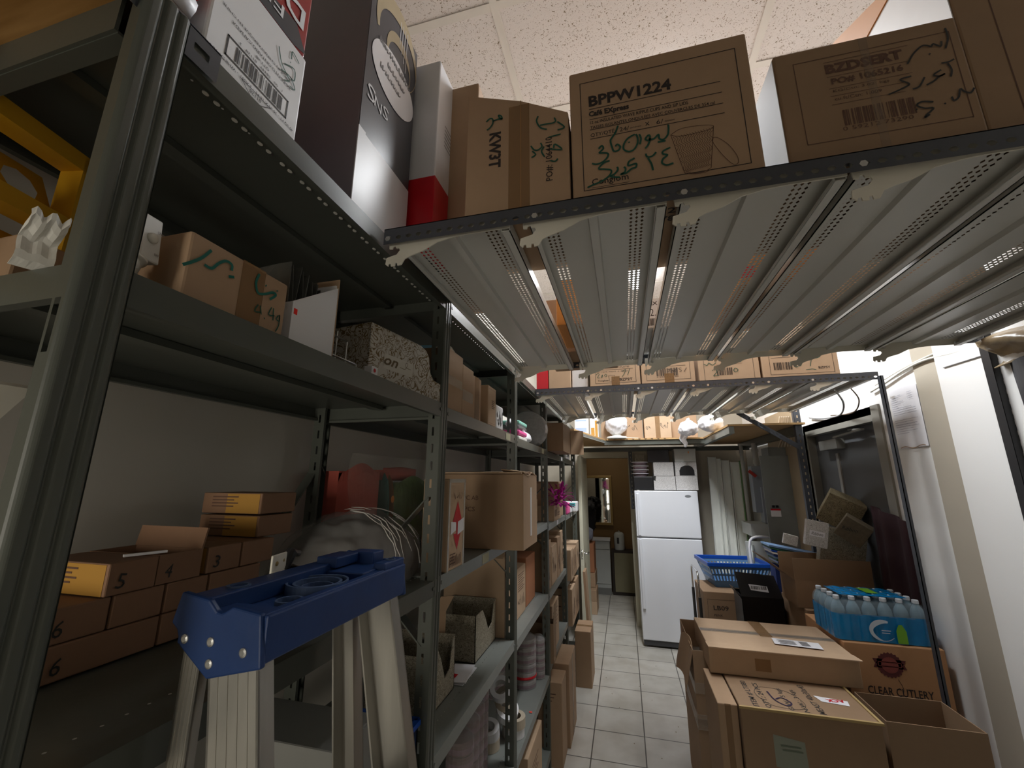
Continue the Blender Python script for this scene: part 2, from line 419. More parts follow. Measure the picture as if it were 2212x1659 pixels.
def scribble(x, y, w, h, seed, n=6):
    r = random.Random(seed); out = []; cx = x
    for i in range(n):
        sw = w/n; pts = [(cx+sw*r.uniform(-.1, 1.1), y+h*r.uniform(0, 1)) for _ in range(4)]
        out.append(pts); cx += sw
    return out
FACES = {'front': ((-1, -1), (1, 0, 0), (0, 0, 1), (0, -1, 0)), 'right': ((1, -1), (0, 1, 0), (0, 0, 1), (1, 0, 0)),
         'left': ((-1, 1), (0, -1, 0), (0, 0, 1), (-1, 0, 0)), 'top': ((-1, -1), (1, 0, 0), (0, 1, 0), (0, 0, 1))}
def face_frame(f, w, d, h):
    (sx, sy), a, b, n = FACES[f]
    return (sx*w/2, sy*d/2, h if f == 'top' else 0), a, b, n
def carton(label, x0, x1, y0, y1, z0, z1, m=None, rz=0, name='cardboard_box', cat='box', group=None, tape='none', prints=(), open_=None, inner=None, seam=False, panels=(), tilt=None, bodylabel=None):
    """cardboard box. open_ = dict(front=deg, back=deg, left=deg, right=deg) flap angles from upright; otherwise closed"""
    m = m or K
    w, d, h = x1-x0, y1-y0, z1-z0
    t = thing(name, label, cat, ((x0+x1)/2, (y0+y1)/2, z0), rz, group, rot=tilt)
    mb = MB(); e = .0035
    if open_ is None:
        mb.box(-w/2, w/2, -d/2, d/2, 0, h)
        mb.build('box_body', m, t, bevel=min(.004, w*.05, h*.05))
        if seam:
            q = MB(); q.box(-w/2+.002, w/2-.002, -.0012, .0012, h-.0005, h+.0006); q.build('flap_seam', KIN, t)
    else:
        mb.box(-w/2, w/2, -d/2, d/2, 0, e)
        mb.box(-w/2, w/2, -d/2, -d/2+e, e, h); mb.box(-w/2, w/2, d/2-e, d/2, e, h)
        mb.box(-w/2, -w/2+e, -d/2+e, d/2-e, e, h); mb.box(w/2-e, w/2, -d/2+e, d/2-e, e, h)
        mb.build('box_body', m, t)
        for side, ang in open_.items():
            if ang is None: continue
            ln = (d if side in ('front', 'back') else w)/2*.96; an = math.radians(ang)
            q = MB()
            if side in ('front', 'back'):
                s_ = -1 if side == 'front' else 1
                R = Matrix.Translation((0, s_*(d/2-e/2), h)) @ Matrix.Rotation(-s_*an, 4, 'X')
                q.box(-w/2, w/2, -e/2, e/2, 0, ln, R)
            else:
                s_ = -1 if side == 'left' else 1
                R = Matrix.Translation((s_*(w/2-e/2), 0, h)) @ Matrix.Rotation(s_*an, 4, 'Y')
                q.box(-e/2, e/2, -d/2+e, d/2-e, 0, ln, R)
            q.build('flap', m, t)
    tw = min(.05, w*.3)
    if tape in ('top', 'both'):
        q = MB(); q.box(-w/2-.0008, w/2+.0008, -tw/2, tw/2, h, h+.0012)
        q.box(-w/2-.001, -w/2, -tw/2, tw/2, h*.72, h); q.box(w/2, w/2+.001, -tw/2, tw/2, h*.72, h)
        q.build('packing_tape', TAPE, t)
    if tape in ('front', 'both'):
        q = MB(); q.box(-tw/2, tw/2, -d/2-.001, -d/2, 0, h); q.build('packing_tape', TAPE, t)
    if tape == 'right':
        q = MB(); q.box(w/2, w/2+.001, -tw/2, tw/2, 0, h); q.build('packing_tape', TAPE, t)
    for i, (f, mt, nm, items) in enumerate(list(panels)+list(prints)):
        o_, a_, b_, n_ = face_frame(f, w, d, h); o_ = Vector(o_)+Vector(n_)*(.0006*i)
        q = MB(); draw(q, o_, a_, b_, n_, items); q.build(nm, mt, t)
    return t
print_lines = lambda x, y, w, n, dy, h: [('r', x, y-i*dy, x+w*(1-.25*((i*7) % 3)/2), y-i*dy+h) for i in range(n)]
# ------------------------------------------------------------------ room shell
XL, XR, YB, ZC = -1.06, 1.50, 5.85, 3.87
DX0, DX1, DZ = -0.50, 0.06, 2.04          # doorway in the back wall
m = MB(); m.box(-2.6, 3.0, -3.2, 7.6, -.06, 0); struct('floor', m, TILES)
m = MB(); m.box(-2.6, 3.0, -3.2, 5.97, ZC, ZC+.05); struct('ceiling', m, ACOU)
m = MB()
for k in range(-7, 8):
    y = 1.39+.61*k
    if -3.2 < y < 5.95: m.box(-1.06, 1.50, y-.018, y+.018, ZC-.006, ZC+.001)
for x in (-.46, .76):
    m.box(x-.018, x+.018, -3.2, 5.85, ZC-.0065, ZC+.0005)
struct('trim_1', m, TBAR)
m = MB(); m.box(XL-.12, XL, -3.2, YB, 0, ZC); struct('wall_left', m, WALL)
# right wall with the steel door's opening (y 2.97..4.02)
DA, DB, DH = 2.97, 4.02, 2.15
m = MB(); m.box(XR, XR+.12, 2.40, DA, 0, ZC); m.box(XR, XR+.12, DB, YB, 0, ZC); m.box(XR, XR+.12, DA, DB, DH, ZC)
m.box(XR+.03, XR+.12, -3.2, 2.40, 0, ZC)
struct('wall_right', m, WALLW)
m = MB(); m.box(XR-.006, XR+.0, 2.38, 2.56, 0, 2.9); struct('trim_2', m, WALLT)
m = MB(); m.box(XR-.02, XR+.03, 1.2, 2.38, 0, 2.9); struct('trim_3', m, WALLW)
# back wall with doorway
m = MB(); m.box(XL, DX0, YB, YB+.1, 0, ZC); m.box(DX1, XR+.12, YB, YB+.1, 0, ZC); m.box(DX0, DX1, YB, YB+.1, DZ, ZC)
struct('wall_back', m, WALLT)
m = MB(); fw = .075
for x0, x1, z0, z1 in ((DX0-fw, DX0, 0, DZ+fw), (DX1, DX1+fw, 0, DZ+fw), (DX0, DX1, DZ, DZ+fw)):
    m.box(x0, x1, YB-.018, YB+.1, z0, z1)
struct('trim_4', m, mat('door_frame_paint', (.50, .47, .37), .5))
m = MB(); m.box(XL-.12, XR+.12, -3.3, -3.2, 0, ZC); struct('wall_rear', m, WALL)
# small back room beyond the doorway
m = MB(); m.box(-1.6, 1.2, 7.42, 7.5, 0, 2.72); struct('wall_pantry_far', m, BROWNW)
m = MB(); m.box(-1.7, -1.6, 5.95, 7.5, 0, 2.72); struct('wall_pantry_left', m, WALL)
m = MB(); m.box(1.2, 1.3, 5.95, 7.5, 0, 2.72); struct('wall_pantry_right', m, WALL)
m = MB(); m.box(-1.7, 1.3, 5.95, 7.5, 2.70, 2.78); struct('ceiling_pantry', m, WALLW)
# interior door leaf, opened towards the camera
d = MB(); d.box(-.019, .019, -.80, 0, .01, 2.03); dl = d.build('door_1', mat('door_cream_paint', (.60, .58, .45), .45), bevel=.002); dl.location = (DX0-.005, YB-.02, 0); dl['kind'] = 'structure'
h = MB()
for sx in (-1, 1):
    h.tube([(sx*.019, -.74, .93), (sx*.065, -.74, .93)], .010, 10); h.tube([(sx*.06, -.745, .93), (sx*.06, -.64, .93)], .009, 8)
    h.lathe([(.027, 0), (.027, .006), (.012, .008)], (sx*.0195, -.74, .93), 16, Matrix.Rotation(sx*PI/2, 4, 'Y'))
h.box(-.006, .006, -.802, -.799, .88, .98)
h.build('door_handle', CHROME, dl, smooth=True)
# steel exit door in the right wall
d = MB(); d.box(XR+.055, XR+.10, DA+.03, DB-.03, .01, DH-.04)
d2 = d.build('door_2', DKGREY); d2['kind'] = 'structure'
f = MB()
f.box(XR-.012, XR+.10, DA-.05, DA+.03, 0, DH+.05); f.box(XR+.0, XR+.10, DB-.03, DB+.04, 0, DH+.05); f.box(XR-.0, XR+.10, DA+.03, DB-.03, DH-.04, DH+.05)
f.build('door_frame', mat('taupe_frame_paint', (.24, .23, .20), .4), d2)
c = MB(); c.box(XR+.0, XR+.055, 3.52, 3.80, DH-.17, DH-.10); c.bar((XR+.01, 3.56, DH-.09), (XR-.0, 3.15, DH-.075), .02, .012); c.bar((XR+.0, 3.15, DH-.075), (XR+.04, 3.40, DH-.05), .02, .012)
c.build('door_closer', mat('closer_paint', (.26, .26, .24), .4, metal=.3), d2)
c = MB(); c.box(XR+.045, XR+.056, 3.63, 3.665, .3, DH-.2); c.build('door_edge_strip', mat('edge_strip_paint', (.34, .34, .32), .4), d2)
# ceiling light fixture
t = thing('ceiling_light', 'long fluorescent strip light glowing white above the overhead racks', 'ceiling light', (.30, 3.17, ZC))
q = MB(); q.box(-.07, .07, -1.21, 1.21, -.05, 0); q.build('light_housing', WPLAST, t)
q = MB(); q.box(-.125, .125, -1.20, 1.20, -.105, -.05); q.build('diffuser', mat('lit_diffuser', (.9, .9, .9), .5, emit=(.95, .975, 1), estr=5), t, bevel=.02)

# ------------------------------------------------------------------ left shelving: shared parts
XF = -0.536            # plane of the shelf fronts
BAY = [.278+.915*k for k in range(6)]
def upright_mesh(name, h, flip=1, facing=1, fw=.052):
    """roll-formed post: ribbed face, slotted side flange and return lip. origin = outer front corner at floor"""
    me = MB()
    # face towards the aisle (+x), two rolled ribs
    prof = []
    for k in range(41):
        y = .051*k/40; c = min(y, .051-y); x = -.006*(1-min(1, c/.007))**2
        x -= .0045*math.exp(-((y-.0185)/.0028)**2)+.0045*math.exp(-((y-.036)/.0028)**2); prof.append((x, y))
    for (x0, y0), (x1, y1) in zip(prof, prof[1:]):
        me.add([(x0*facing, y0*flip, 0), (x1*facing, y1*flip, 0), (x1*facing, y1*flip, h), (x0*facing, y0*flip, h)], [(0, 1, 2, 3)])
    n = int(h/.0508)
    if fw < .04:
        me.add([(-.006*facing, 0, 0), (-fw*facing, 0, 0), (-fw*facing, 0, 1.86), (-.006*facing, 0, 1.86)], [(0, 1, 2, 3)])
        me.add([(-.006*facing, 0, 1.94), (-fw*facing, 0, 1.94), (-fw*facing, 0, h), (-.006*facing, 0, h)], [(0, 1, 2, 3)])
        me.perf((-.006*facing, 0, 1.86), (-facing, 0, 0), (0, 0, 1), fw-.006, .08, 1, 1, 'slot', .5, .8)
        me.add([(-.004*facing, .051*flip, 0), (-.030*facing, .051*flip, 0), (-.030*facing, .051*flip, h), (-.004*facing, .051*flip, h)], [(0, 1, 2, 3)])
        return me
    me.add([(-.004*facing, 0, 0), (-.018*facing, 0, 0), (-.018*facing, 0, h), (-.004*facing, 0, h)], [(0, 1, 2, 3)])
    me.perf((-.018*facing, 0, 0), (-facing, 0, 0), (0, 0, 1), .016, h, 1, n, 'slot', .42, .5)
    me.add([(-.034*facing, 0, 0), (-.044*facing, 0, 0), (-.044*facing, 0, h), (-.034*facing, 0, h)], [(0, 1, 2, 3)])
    me.add([(-.044*facing, 0, 0), (-.044*facing, .010*flip, 0), (-.044*facing, .010*flip, h), (-.044*facing, 0, h)], [(0, 1, 2, 3)])
    me.add([(-.004*facing, .051*flip, 0), (-.030*facing, .051*flip, 0), (-.030*facing, .051*flip, h), (-.004*facing, .051*flip, h)], [(0, 1, 2, 3)])
    return me
def shelf_mesh(L, D, front_holes=True):
    """pressed steel shelf, top at z=0, front edge at x=0, running +y"""
    me = MB()
    z = -.0
    me.face([(-.075, 0, z), (-D, 0, z), (-D, L, z), (-.075, L, z)])
    me.face([(0, 0, z), (-.055, 0, z), (-.055, L, z), (0, L, z)])
    me.perf((-.055, 0, z), (0, 1, 0), (-1, 0, 0), L, .020, 36, 1, 'hex', .18, .18)
    for x, s_ in ((0, -1), (-D, 1)):
        me.face([(x, 0, 0), (x, L, 0), (x, L, -.042), (x, 0, -.042)])
        me.face([(x, 0, -.042), (x, L, -.042), (x+s_*.014, L, -.042), (x+s_*.014, 0, -.042)])
        me.face([(x+s_*.014, 0, -.042), (x+s_*.014, L, -.042), (x+s_*.014, L, -.034), (x+s_*.014, 0, -.034)])
    for y, s_ in ((0, 1), (L, -1)):
        me.face([(0, y, 0), (-D, y, 0), (-D, y, -.040), (0, y, -.040)])
        me.face([(0, y, -.040), (-D, y, -.040), (-D, y+s_*.012, -.040), (0, y+s_*.012, -.040)])
    me.box(-D*.45, -D*.52, .02, L-.02, -.014, -.001)      # stiffening rib below
    for y in (.028, L-.028):
        me.lathe([(.0055, 0), (.0055, .003)], (.0, y, -.02), 8, Matrix.Rotation(PI/2, 4, 'Y'))
    return me
DEP = .46
UP = upright_mesh('u', 2.335)
sh_full = shelf_mesh(.915, DEP)
mesh_up = UP.build('upright', STEEL, smooth=False); near_up = upright_mesh('u', 2.335, fw=.023).build('upright', STEEL); mesh_sh = sh_full.build('shelf', STEEL)
mesh_sh2 = sh_full.build('shelf', STEELL)
ub = upright_mesh('ub', 2.335, 1, -1).build('upright', STEEL)
def child(src, name, parent, loc, label=None):
    o = src.copy(); o.name = name; COL.objects.link(o); o.parent = parent; o.location = loc
    if label: o['label'] = label
    return o
BAYL = [(0, 'dark steel shelving unit nearest the camera behind the blue stepladder', (.40, 1.02, 1.47, 1.982, 2.338)),
        (1, 'dark steel shelving unit holding the large protruding carton', (.10, .52, 1.02, 1.475, 1.975, 2.338)),
        (2, 'dark steel shelving unit with shrink-wrapped cups and tape rolls on its low shelf', (.10, .515, 1.0, 1.46, 1.965, 2.338)),
        (3, 'dark steel shelving unit with the magenta flowers in an open box', (.10, .56, .99, 1.44, 1.955, 2.338)),
        (4, 'dark steel shelving unit at the far end beside the open cream door', (.10, .50, .87, 1.43, 1.95, 2.338))]
for i, lab, zs in BAYL:
    t = thing('shelving_unit', lab, 'shelving unit', (XF, BAY[i], 0), group='steel shelving units along the left wall')
    for z in zs: child(mesh_sh if (i < 1 or z > 1.8) else mesh_sh2, 'shelf', t, (0, .0, z))
    child(mesh_up if i else near_up, 'upright', t, (.002 if i else .018, -.025, 0)); child(ub, 'upright', t, (-DEP-.004, -.025, 0))
    if i == 4:
        child(mesh_up, 'upright', t, (.002, .89, 0)); child(ub, 'upright', t, (-DEP-.004, .89, 0))
    for sy, y in ((1, 0), (-1, .915)):
        b = MB(); b.bar((-DEP+.01, y+sy*.005, 1.79), (-DEP+.01, y+sy*.15, 1.60), .004, .032, (1, 0, 0)); b.build('corner_brace', STEEL, t)
    b = MB(); b.bar((-.03, .905, 1.70), (-.20, .905, 1.52), .004, .034, (0, 1, 0)); b.build('corner_brace', STEEL, t)
    b = MB(); b.bar((-.03, .905, 1.30), (-.20, .905, 1.46), .004, .034, (0, 1, 0)); b.build('corner_brace', STEEL, t)
    if i == 0:
        for z_ in (2.338-.0008,):
            for k in range(17):
                for e_ in (0, .019):
                    q = MB(); q.lathe([(.0052, -.0012), (.0052, 0)], (-.064, .110+.0515*k+e_, z_), 10, Matrix.Diagonal((.75, 1, 1, 1))); q.build('lit_hole_dot', WPLAST, t)  # white discs painted on for the light showing at the shelf holes
        b = MB(); b.bar((-.045, -.02, 1.84), (-.24, -.02, 1.70), .004, .036, (0, 1, 0)); b.build('corner_brace', CREAM, t, ); b2 = t.children[-1]; b2['label'] = 'pale diagonal brace plate'
    if i > 0:
        q = MB(); draw(q, (.0005, 0, 0), (0, 1, 0), (0, 0, 1), (1, 0, 0), [('r', .40, zs[-3]-.038, .48, zs[-3]-.004), ('r', .72, zs[-2]-.038, .80, zs[-2]-.006)])
        q.build('shelf_label', PAPER if i > 2 else mat('yellowed_label', (.45, .44, .30), .6), t)
for o in (near_up, mesh_up, mesh_sh, mesh_sh2, ub): bpy.data.objects.remove(o)
# slotted angle clipped over the near post, joining the two runs
t = MB(); t.perf((XF+.004, .10, 2.298), (0, 1, 0), (0, 0, 1), .255, .050, 5, 1, 'slot', .42, .24)
t.box(XF-.03, XF+.004, .10, .355, 2.346, 2.349)
tag(t.build('slotted_angle', RAIL), 'dark slotted angle bar fixed over the top of the nearest shelf post', 'angle bar')
# adjoining plywood-topped rack (its top corner shows at the upper left)
t = thing('plywood_rack', 'steel rack with a plywood top board, at the upper left corner', 'rack', (XF, .262, 0))
q = MB(); q.box(-1.0, -.005, -1.0, -.012, 2.318, 2.334); q.build('plywood_board', PLY, t)
q = MB(); q.box(-1.0, -.02, -.012, -.008, 2.270, 2.332); q.box(-1.0, -.02, -.008, .012, 2.268, 2.272); q.build('cross_beam', STEEL, t)
# ------------------------------------------------------------------ overhead racks made of gondola shelves
def gondola_panel(L):
    """0.30 wide perforated steel shelf, underside at z=0, running +y"""
    me = MB(); w = .285; nh = int(L/.0145)
    def flat(x0, x1, z=0): me.face([(x0, 0, z), (x1, 0, z), (x1, L, z), (x0, L, z)])
    flat(0, .022); me.perf((.022, 0, 0), (1, 0, 0), (0, 1, 0), .036, L, 3, nh, 'diamond', .62, .72)
    flat(.058, .125)
    me.face([(.125, 0, 0), (.128, 0, -.013), (.128, L, -.013), (.125, L, 0)]); flat(.128, .146, -.013); me.face([(.146, 0, -.013), (.149, 0, 0), (.149, L, 0), (.146, L, -.013)])
    flat(.149, .212); me.perf((.212, 0, 0), (1, 0, 0), (0, 1, 0), .036, L, 3, nh, 'diamond', .62, .72); flat(.248, w)
    me.box(0, .002, 0, L, -.022, 0); me.box(0, .012, 0, L, -.022, -.020)
    me.box(w-.002, w, 0, L, -.030, 0); me.box(w-.020, w, 0, L, -.030, -.028); me.box(w-.021, w-.019, 0, L, -.030, -.022)
    return me
BR = [(.285, .004), (.285, -.024), (.18, -.024), (.15, -.026), (.11, -.033), (.075, -.050), (.045, -.058), (.030, -.064), (.022, -.078), (.012, -.079), (.011, -.072), (.006, -.072), (.005, -.080), (-.005, -.079), (-.006, -.072), (-.011, -.072), (-.013, -.078), (-.020, -.072), (-.018, -.056), (-.006, -.053), (.008, -.050), (.016, -.040), (.014, -.034), (.006, -.033), (.004, -.027), (-.002, -.028), (-.004, -.034), (-.012, -.033), (-.014, -.012), (-.012, .004)]
def deck_shelf(L, loc, label, group):
    t = thing('gondola_shelf', label, 'shelf panel', loc, group=group)
    gondola_panel(L).build('shelf_panel', DECK, t)
    for y in (-.004, L+.001):
        q = MB(); q.prism(BR, (0, y, 0), (1, 0, 0), (0, 0, 1), (0, 1, 0), .003); q.build('end_bracket', CREAM, t)
    q = MB()
    for x in (.02, .265):
        q.lathe([(.006, 0), (.006, .006)], (x, L-.01, -.02), 6, Matrix.Rotation(PI/2, 4, 'X'))
    q.build('bolt', BOLT, t)
    return t
def rail(name, label, x0, x1, y, z0, z1, n, side=-1, bolts=()):
    t = thing(name, label, 'angle rail', (x0, y, z0))
    me = MB(); w = x1-x0; h = z1-z0
    me.face([(0, 0, h*.36), (w, 0, h*.36), (w, 0, 0), (0, 0, 0)]) if 0 else None
    me.face([(0, 0, h*.55), (w, 0, h*.55), (w, 0, h), (0, 0, h)]); me.face([(0, 0, 0), (w, 0, 0), (w, 0, h*.18), (0, 0, h*.18)])
    me.perf((0, 0, h*.18), (1, 0, 0), (0, 0, 1), w, h*.37, n, 1, 'hex', .60, .62)
    me.box(0, w, 0, -side*.035, h-.002, h)
    me.build('slotted_rail', RAIL, t)
    q = MB()
    for bx in bolts: q.lathe([(.0068, 0), (.0068, .004), (.004, .0055)], (bx-x0, side*.0005, h*.36), 6, Matrix.Rotation(-side*PI/2*-1, 4, 'X') if side < 0 else Matrix.Rotation(-PI/2, 4, 'X'))
    if bolts: q.build('bolt', BOLT, t)
    return t
ORD = ['leftmost', 'second from left', 'third from left', 'fourth from left', 'fifth from left', 'sixth from left']
for k in range(6):
    deck_shelf(1.225, ((-.500, -.172, .140, .445, .755, 1.065)[k], .790, 2.318), f'putty grey gondola shelf in the near overhead rack, {ORD[k]}', 'gondola shelves of the near overhead rack')
rail('overhead_rail', 'long dark slotted rail along the front edge of the near overhead rack', -.520, 1.44, .772, 2.289, 2.330, 76, -1, [-.510, -.156, .145, .445, .75, 1.06])
rail('overhead_rail', 'dark slotted rail along the far edge of the near overhead rack', -.520, 1.44, 2.032, 2.300, 2.338, 76, 1)
for k in range(6):
    deck_shelf(1.16, ((-.512, -.195, .115, .43, .745, 1.055)[k], 2.622, 2.318), f'putty grey gondola shelf in the middle overhead rack, {ORD[k]}', 'gondola shelves of the middle overhead rack')
rail('overhead_rail', 'dark slotted rail along the front edge of the middle overhead rack', -.530, 1.36, 2.604, 2.285, 2.328, 66, -1, [-.515, -.19, -.11, .115, .195, .43, .51, .75, .83, 1.05])
rail('overhead_rail', 'dark slotted rail along the far edge of the middle overhead rack', -.530, 1.36, 3.80, 2.300, 2.338, 66, 1)
def slotted_post(label, x, y, z0, z1, wx, wy, n, m=RAIL):
    """L-shaped slotted angle post; slots on the face towards the camera"""
    me = MB(); h = z1-z0
    me.face([(0, 0, 0), (wx*.40, 0, 0), (wx*.40, 0, h), (0, 0, h)]); me.perf((wx*.40, 0, 0), (1, 0, 0), (0, 0, 1), wx*.24, h, 1, n, 'slot', .75, .42); me.face([(wx*.64, 0, 0), (wx, 0, 0), (wx, 0, h), (wx*.64, 0, h)])
    me.box(0, .002, .0, wy, 0, h)
    o = me.build('slotted_post', m, loc=(x, y, z0)); return tag(o, label, 'post')
slotted_post('black slotted steel post at the right edge supporting the near overhead rack', 1.455, 2.045, 0, 2.36, .055, .04, 58, mat('black_post_paint', (.02, .02, .022), .4))
q = MB(); q.box(1.352, 1.366, 2.575, 2.578, 0, 2.30); q.box(1.352, 1.355, 2.575, 2.605, 0, 2.30); tag(q.build('slotted_post', RAIL), 'thin dark post supporting the front right corner of the middle overhead rack', 'post')
slotted_post('dark slotted post standing beside the grey electrical panel', 1.375, 3.86, 0, 2.34, .05, .035, 46)
slotted_post('dark slotted post behind the fridge under the far wooden platform', .07, 5.60, 1.4, 2.16, .045, .03, 15)
t = MB(); t.perf((.945, 3.79, 2.285), Vector((.42, .02, -.29)).normalized(), Vector((.29, 0, .42)).normalized(), .51, .034, 15, 1, 'hex', .6, .3)
t.bar((.945, 3.80, 2.302), (1.365, 3.82, 2.012), .03, .003, (0, 1, 0))
tag(t.build('angle_brace', RAIL), 'diagonal slotted brace under the middle overhead rack', 'brace')
# far wooden platform: U shaped, chipboard on steel beams
OSB = kraft('chipboard', (.46, .29, .13))
t = thing('wooden_platform', 'far U-shaped chipboard platform on dark beams above the fridge', 'platform', (0, 0, 0))
q = MB(); q.box(-.17, .86, 4.93, 5.80, 2.196, 2.212); q.build('platform_board', OSB, t)
q = MB(); q.prism([(-.52, 3.85), (-.425, 3.85), (-.175, 5.02), (-.175, 5.80), (-.52, 5.80)], (0, 0, 2.196), (1, 0, 0), (0, 1, 0), (0, 0, 1), .016); q.build('platform_board', OSB, t)
q = MB(); q.prism([(.87, 3.83), (1.44, 3.83), (1.44, 5.80), (.865, 5.80)], (0, 0, 2.196), (1, 0, 0), (0, 1, 0), (0, 0, 1), .016); q.build('platform_board', OSB, t)
q = MB(); q.box(-.20, .90, 4.95, 4.99, 2.145, 2.194); q.build('platform_beam', STEEL, t)
q = MB(); q.box(.875, .915, 3.83, 5.70, 2.135, 2.192); q.build('platform_beam', STEELL, t)
q = MB(); q.box(-.54, 1.44, 5.45, 5.49, 2.10, 2.15); q.build('platform_beam', STEEL, t)
q = MB(); q.box(1.38, 1.44, 3.9, 5.70, 2.12, 2.192); q.build('platform_beam', STEEL, t)
q = MB(); dv = Vector((.25, 1.17, 0)).normalized(); q.perf((-.425, 3.86, 2.165), dv, (0, 0, 1), 1.18, .032, 40, 1, 'hex', .5, .3); q.build('slotted_angle', STEELL, t)
q = MB()
for k in range(9):
    x = .02+.068*k-.1; q.box(x-.012, x+.012, 4.926, 4.929, 2.206, 2.209); q.box(x-.0015, x+.0015, 4.926, 4.929, 2.194, 2.208)
q.build('staple', BLACK, t)
# ------------------------------------------------------------------ traced pen strokes (metres on each box face)
S_BPPW = [[(0.104,0.184),(0.098,0.168),(0.09,0.156),(0.086,0.148),(0.089,0.13),(0.092,0.12),(0.101,0.12),(0.106,0.128),(0.1,0.136),(0.096,0.131)],[(0.138,0.153),(0.123,0.146),(0.114,0.133),(0.113,0.12),(0.123,0.112),(0.134,0.115),(0.142,0.128),(0.143,0.143),(0.14,0.153)],[(0.147,0.151),(0.15,0.139),(0.147,0.125)],[(0.125,0.137),(0.125,0.134)],[(0.169,0.137),(0.167,0.144),(0.162,0.141),(0.159,0.135),(0.164,0.131),(0.169,0.136),(0.164,0.121),(0.157,0.112)],[(0.166,0.131),(0.177,0.133),(0.186,0.141),(0.187,0.13),(0.195,0.126),(0.204,0.135),(0.207,0.149),(0.207,0.161)],[(0.183,0.122),(0.199,0.122)],[(0.06,0.134),(0.067,0.14),(0.07,0.132),(0.061,0.123),(0.068,0.121),(0.079,0.117),(0.077,0.107),(0.067,0.098),(0.054,0.095),(0.044,0.099)],[(0.082,0.098),(0.069,0.095),(0.058,0.083),(0.07,0.079),(0.084,0.073),(0.08,0.061),(0.063,0.05),(0.045,0.045),(0.032,0.04)],[(0.097,0.079),(0.098,0.072),(0.091,0.063),(0.082,0.058),(0.101,0.052)],[(0.111,0.076),(0.114,0.071),(0.112,0.063),(0.103,0.059),(0.115,0.06),(0.126,0.068),(0.135,0.07),(0.136,0.079),(0.121,0.077),(0.12,0.082),(0.123,0.088),(0.134,0.093)],[(0.157,0.099),(0.16,0.09),(0.17,0.09),(0.178,0.098)],[(0.161,0.087),(0.167,0.071),(0.169,0.055)],[(0.207,0.103),(0.193,0.098),(0.191,0.091),(0.2,0.086),(0.191,0.079),(0.188,0.069),(0.197,0.062),(0.21,0.064)]]
CUP = [[(0.21,0.134),(0.228,0.044),(0.231,0.036)],[(0.294,0.136),(0.28,0.038)],[(0.21,0.134),(0.228,0.144),(0.253,0.145),(0.279,0.142),(0.294,0.136),(0.284,0.129),(0.26,0.127),(0.235,0.126),(0.219,0.129),(0.21,0.134)],[(0.228,0.044),(0.243,0.033),(0.266,0.032),(0.28,0.038)],[(0.231,0.036),(0.246,0.031),(0.268,0.03),(0.279,0.034)],[(0.288,0.101),(0.292,0.108),(0.301,0.104),(0.316,0.086),(0.328,0.061),(0.331,0.045),(0.328,0.037),(0.319,0.039),(0.306,0.059),(0.293,0.086),(0.288,0.101)]]
S_BZD = [[(0.287,0.239),(0.287,0.216),(0.279,0.193)],[(0.276,0.211),(0.273,0.2),(0.263,0.209),(0.259,0.204),(0.252,0.209),(0.244,0.209),(0.229,0.195),(0.217,0.176)],[(0.253,0.189),(0.255,0.187)],[(0.267,0.162),(0.278,0.162),(0.287,0.166)],[(0.276,0.159),(0.279,0.144),(0.275,0.129)],[(0.264,0.148),(0.251,0.14),(0.259,0.135),(0.268,0.138),(0.257,0.133),(0.248,0.126),(0.237,0.121)],[(0.237,0.139),(0.226,0.121),(0.215,0.118)],[(0.218,0.147),(0.2,0.144),(0.212,0.131),(0.203,0.125),(0.19,0.12),(0.177,0.116)],[(0.303,0.096),(0.296,0.087),(0.288,0.092),(0.283,0.099),(0.278,0.083),(0.27,0.077),(0.268,0.086)],[(0.24,0.082),(0.224,0.087),(0.215,0.081),(0.225,0.072),(0.238,0.069),(0.226,0.058),(0.222,0.052),(0.23,0.057)],[(0.255,0.075),(0.257,0.073)],[(0.212,0.073),(0.214,0.072)]]
S_KW = [[(0.05,0.254),(0.058,0.261),(0.066,0.259),(0.067,0.246),(0.06,0.235),(0.052,0.23)],[(0.067,0.252),(0.08,0.255),(0.09,0.253),(0.088,0.262),(0.081,0.266),(0.084,0.258),(0.091,0.252)],[(0.179,0.238),(0.175,0.226),(0.18,0.211),(0.187,0.202),(0.199,0.196)],[(0.183,0.211),(0.2,0.211),(0.213,0.21),(0.22,0.214),(0.217,0.224)],[(0.224,0.211),(0.24,0.192),(0.224,0.188)],[(0.231,0.175),(0.203,0.173)],[(0.184,0.162),(0.187,0.151),(0.177,0.144),(0.168,0.147),(0.161,0.159)],[(0.164,0.144),(0.172,0.133),(0.162,0.127)],[(0.206,0.14),(0.233,0.133),(0.217,0.151),(0.214,0.141)],[(0.192,0.15),(0.186,0.138),(0.193,0.122)],[(0.223,0.111),(0.217,0.105),(0.206,0.109)]]
S_449 = [[(-0.005,0.046),(0.005,0.055),(0.018,0.069),(0.029,0.087)],[(0.023,0.061),(0.034,0.061),(0.043,0.074),(0.053,0.083),(0.063,0.082),(0.064,0.073)],[(0.061,0.062),(0.07,0.065)],[(0.112,0.092),(0.108,0.075),(0.114,0.06),(0.126,0.063),(0.142,0.073),(0.149,0.071),(0.138,0.059)],[(0.15,0.081),(0.151,0.079)],[(0.126,0.079),(0.128,0.078)],[(0.118,0.041),(0.113,0.028),(0.126,0.031)],[(0.122,0.041),(0.126,0.027)],[(0.132,0.024),(0.134,0.022)],[(0.144,0.047),(0.14,0.033),(0.152,0.035)],[(0.148,0.047),(0.15,0.026)],[(0.16,0.039),(0.156,0.031),(0.163,0.03),(0.162,0.041),(0.163,0.023),(0.158,0.009)]]
ZD = 2.3305           # top of the overhead racks
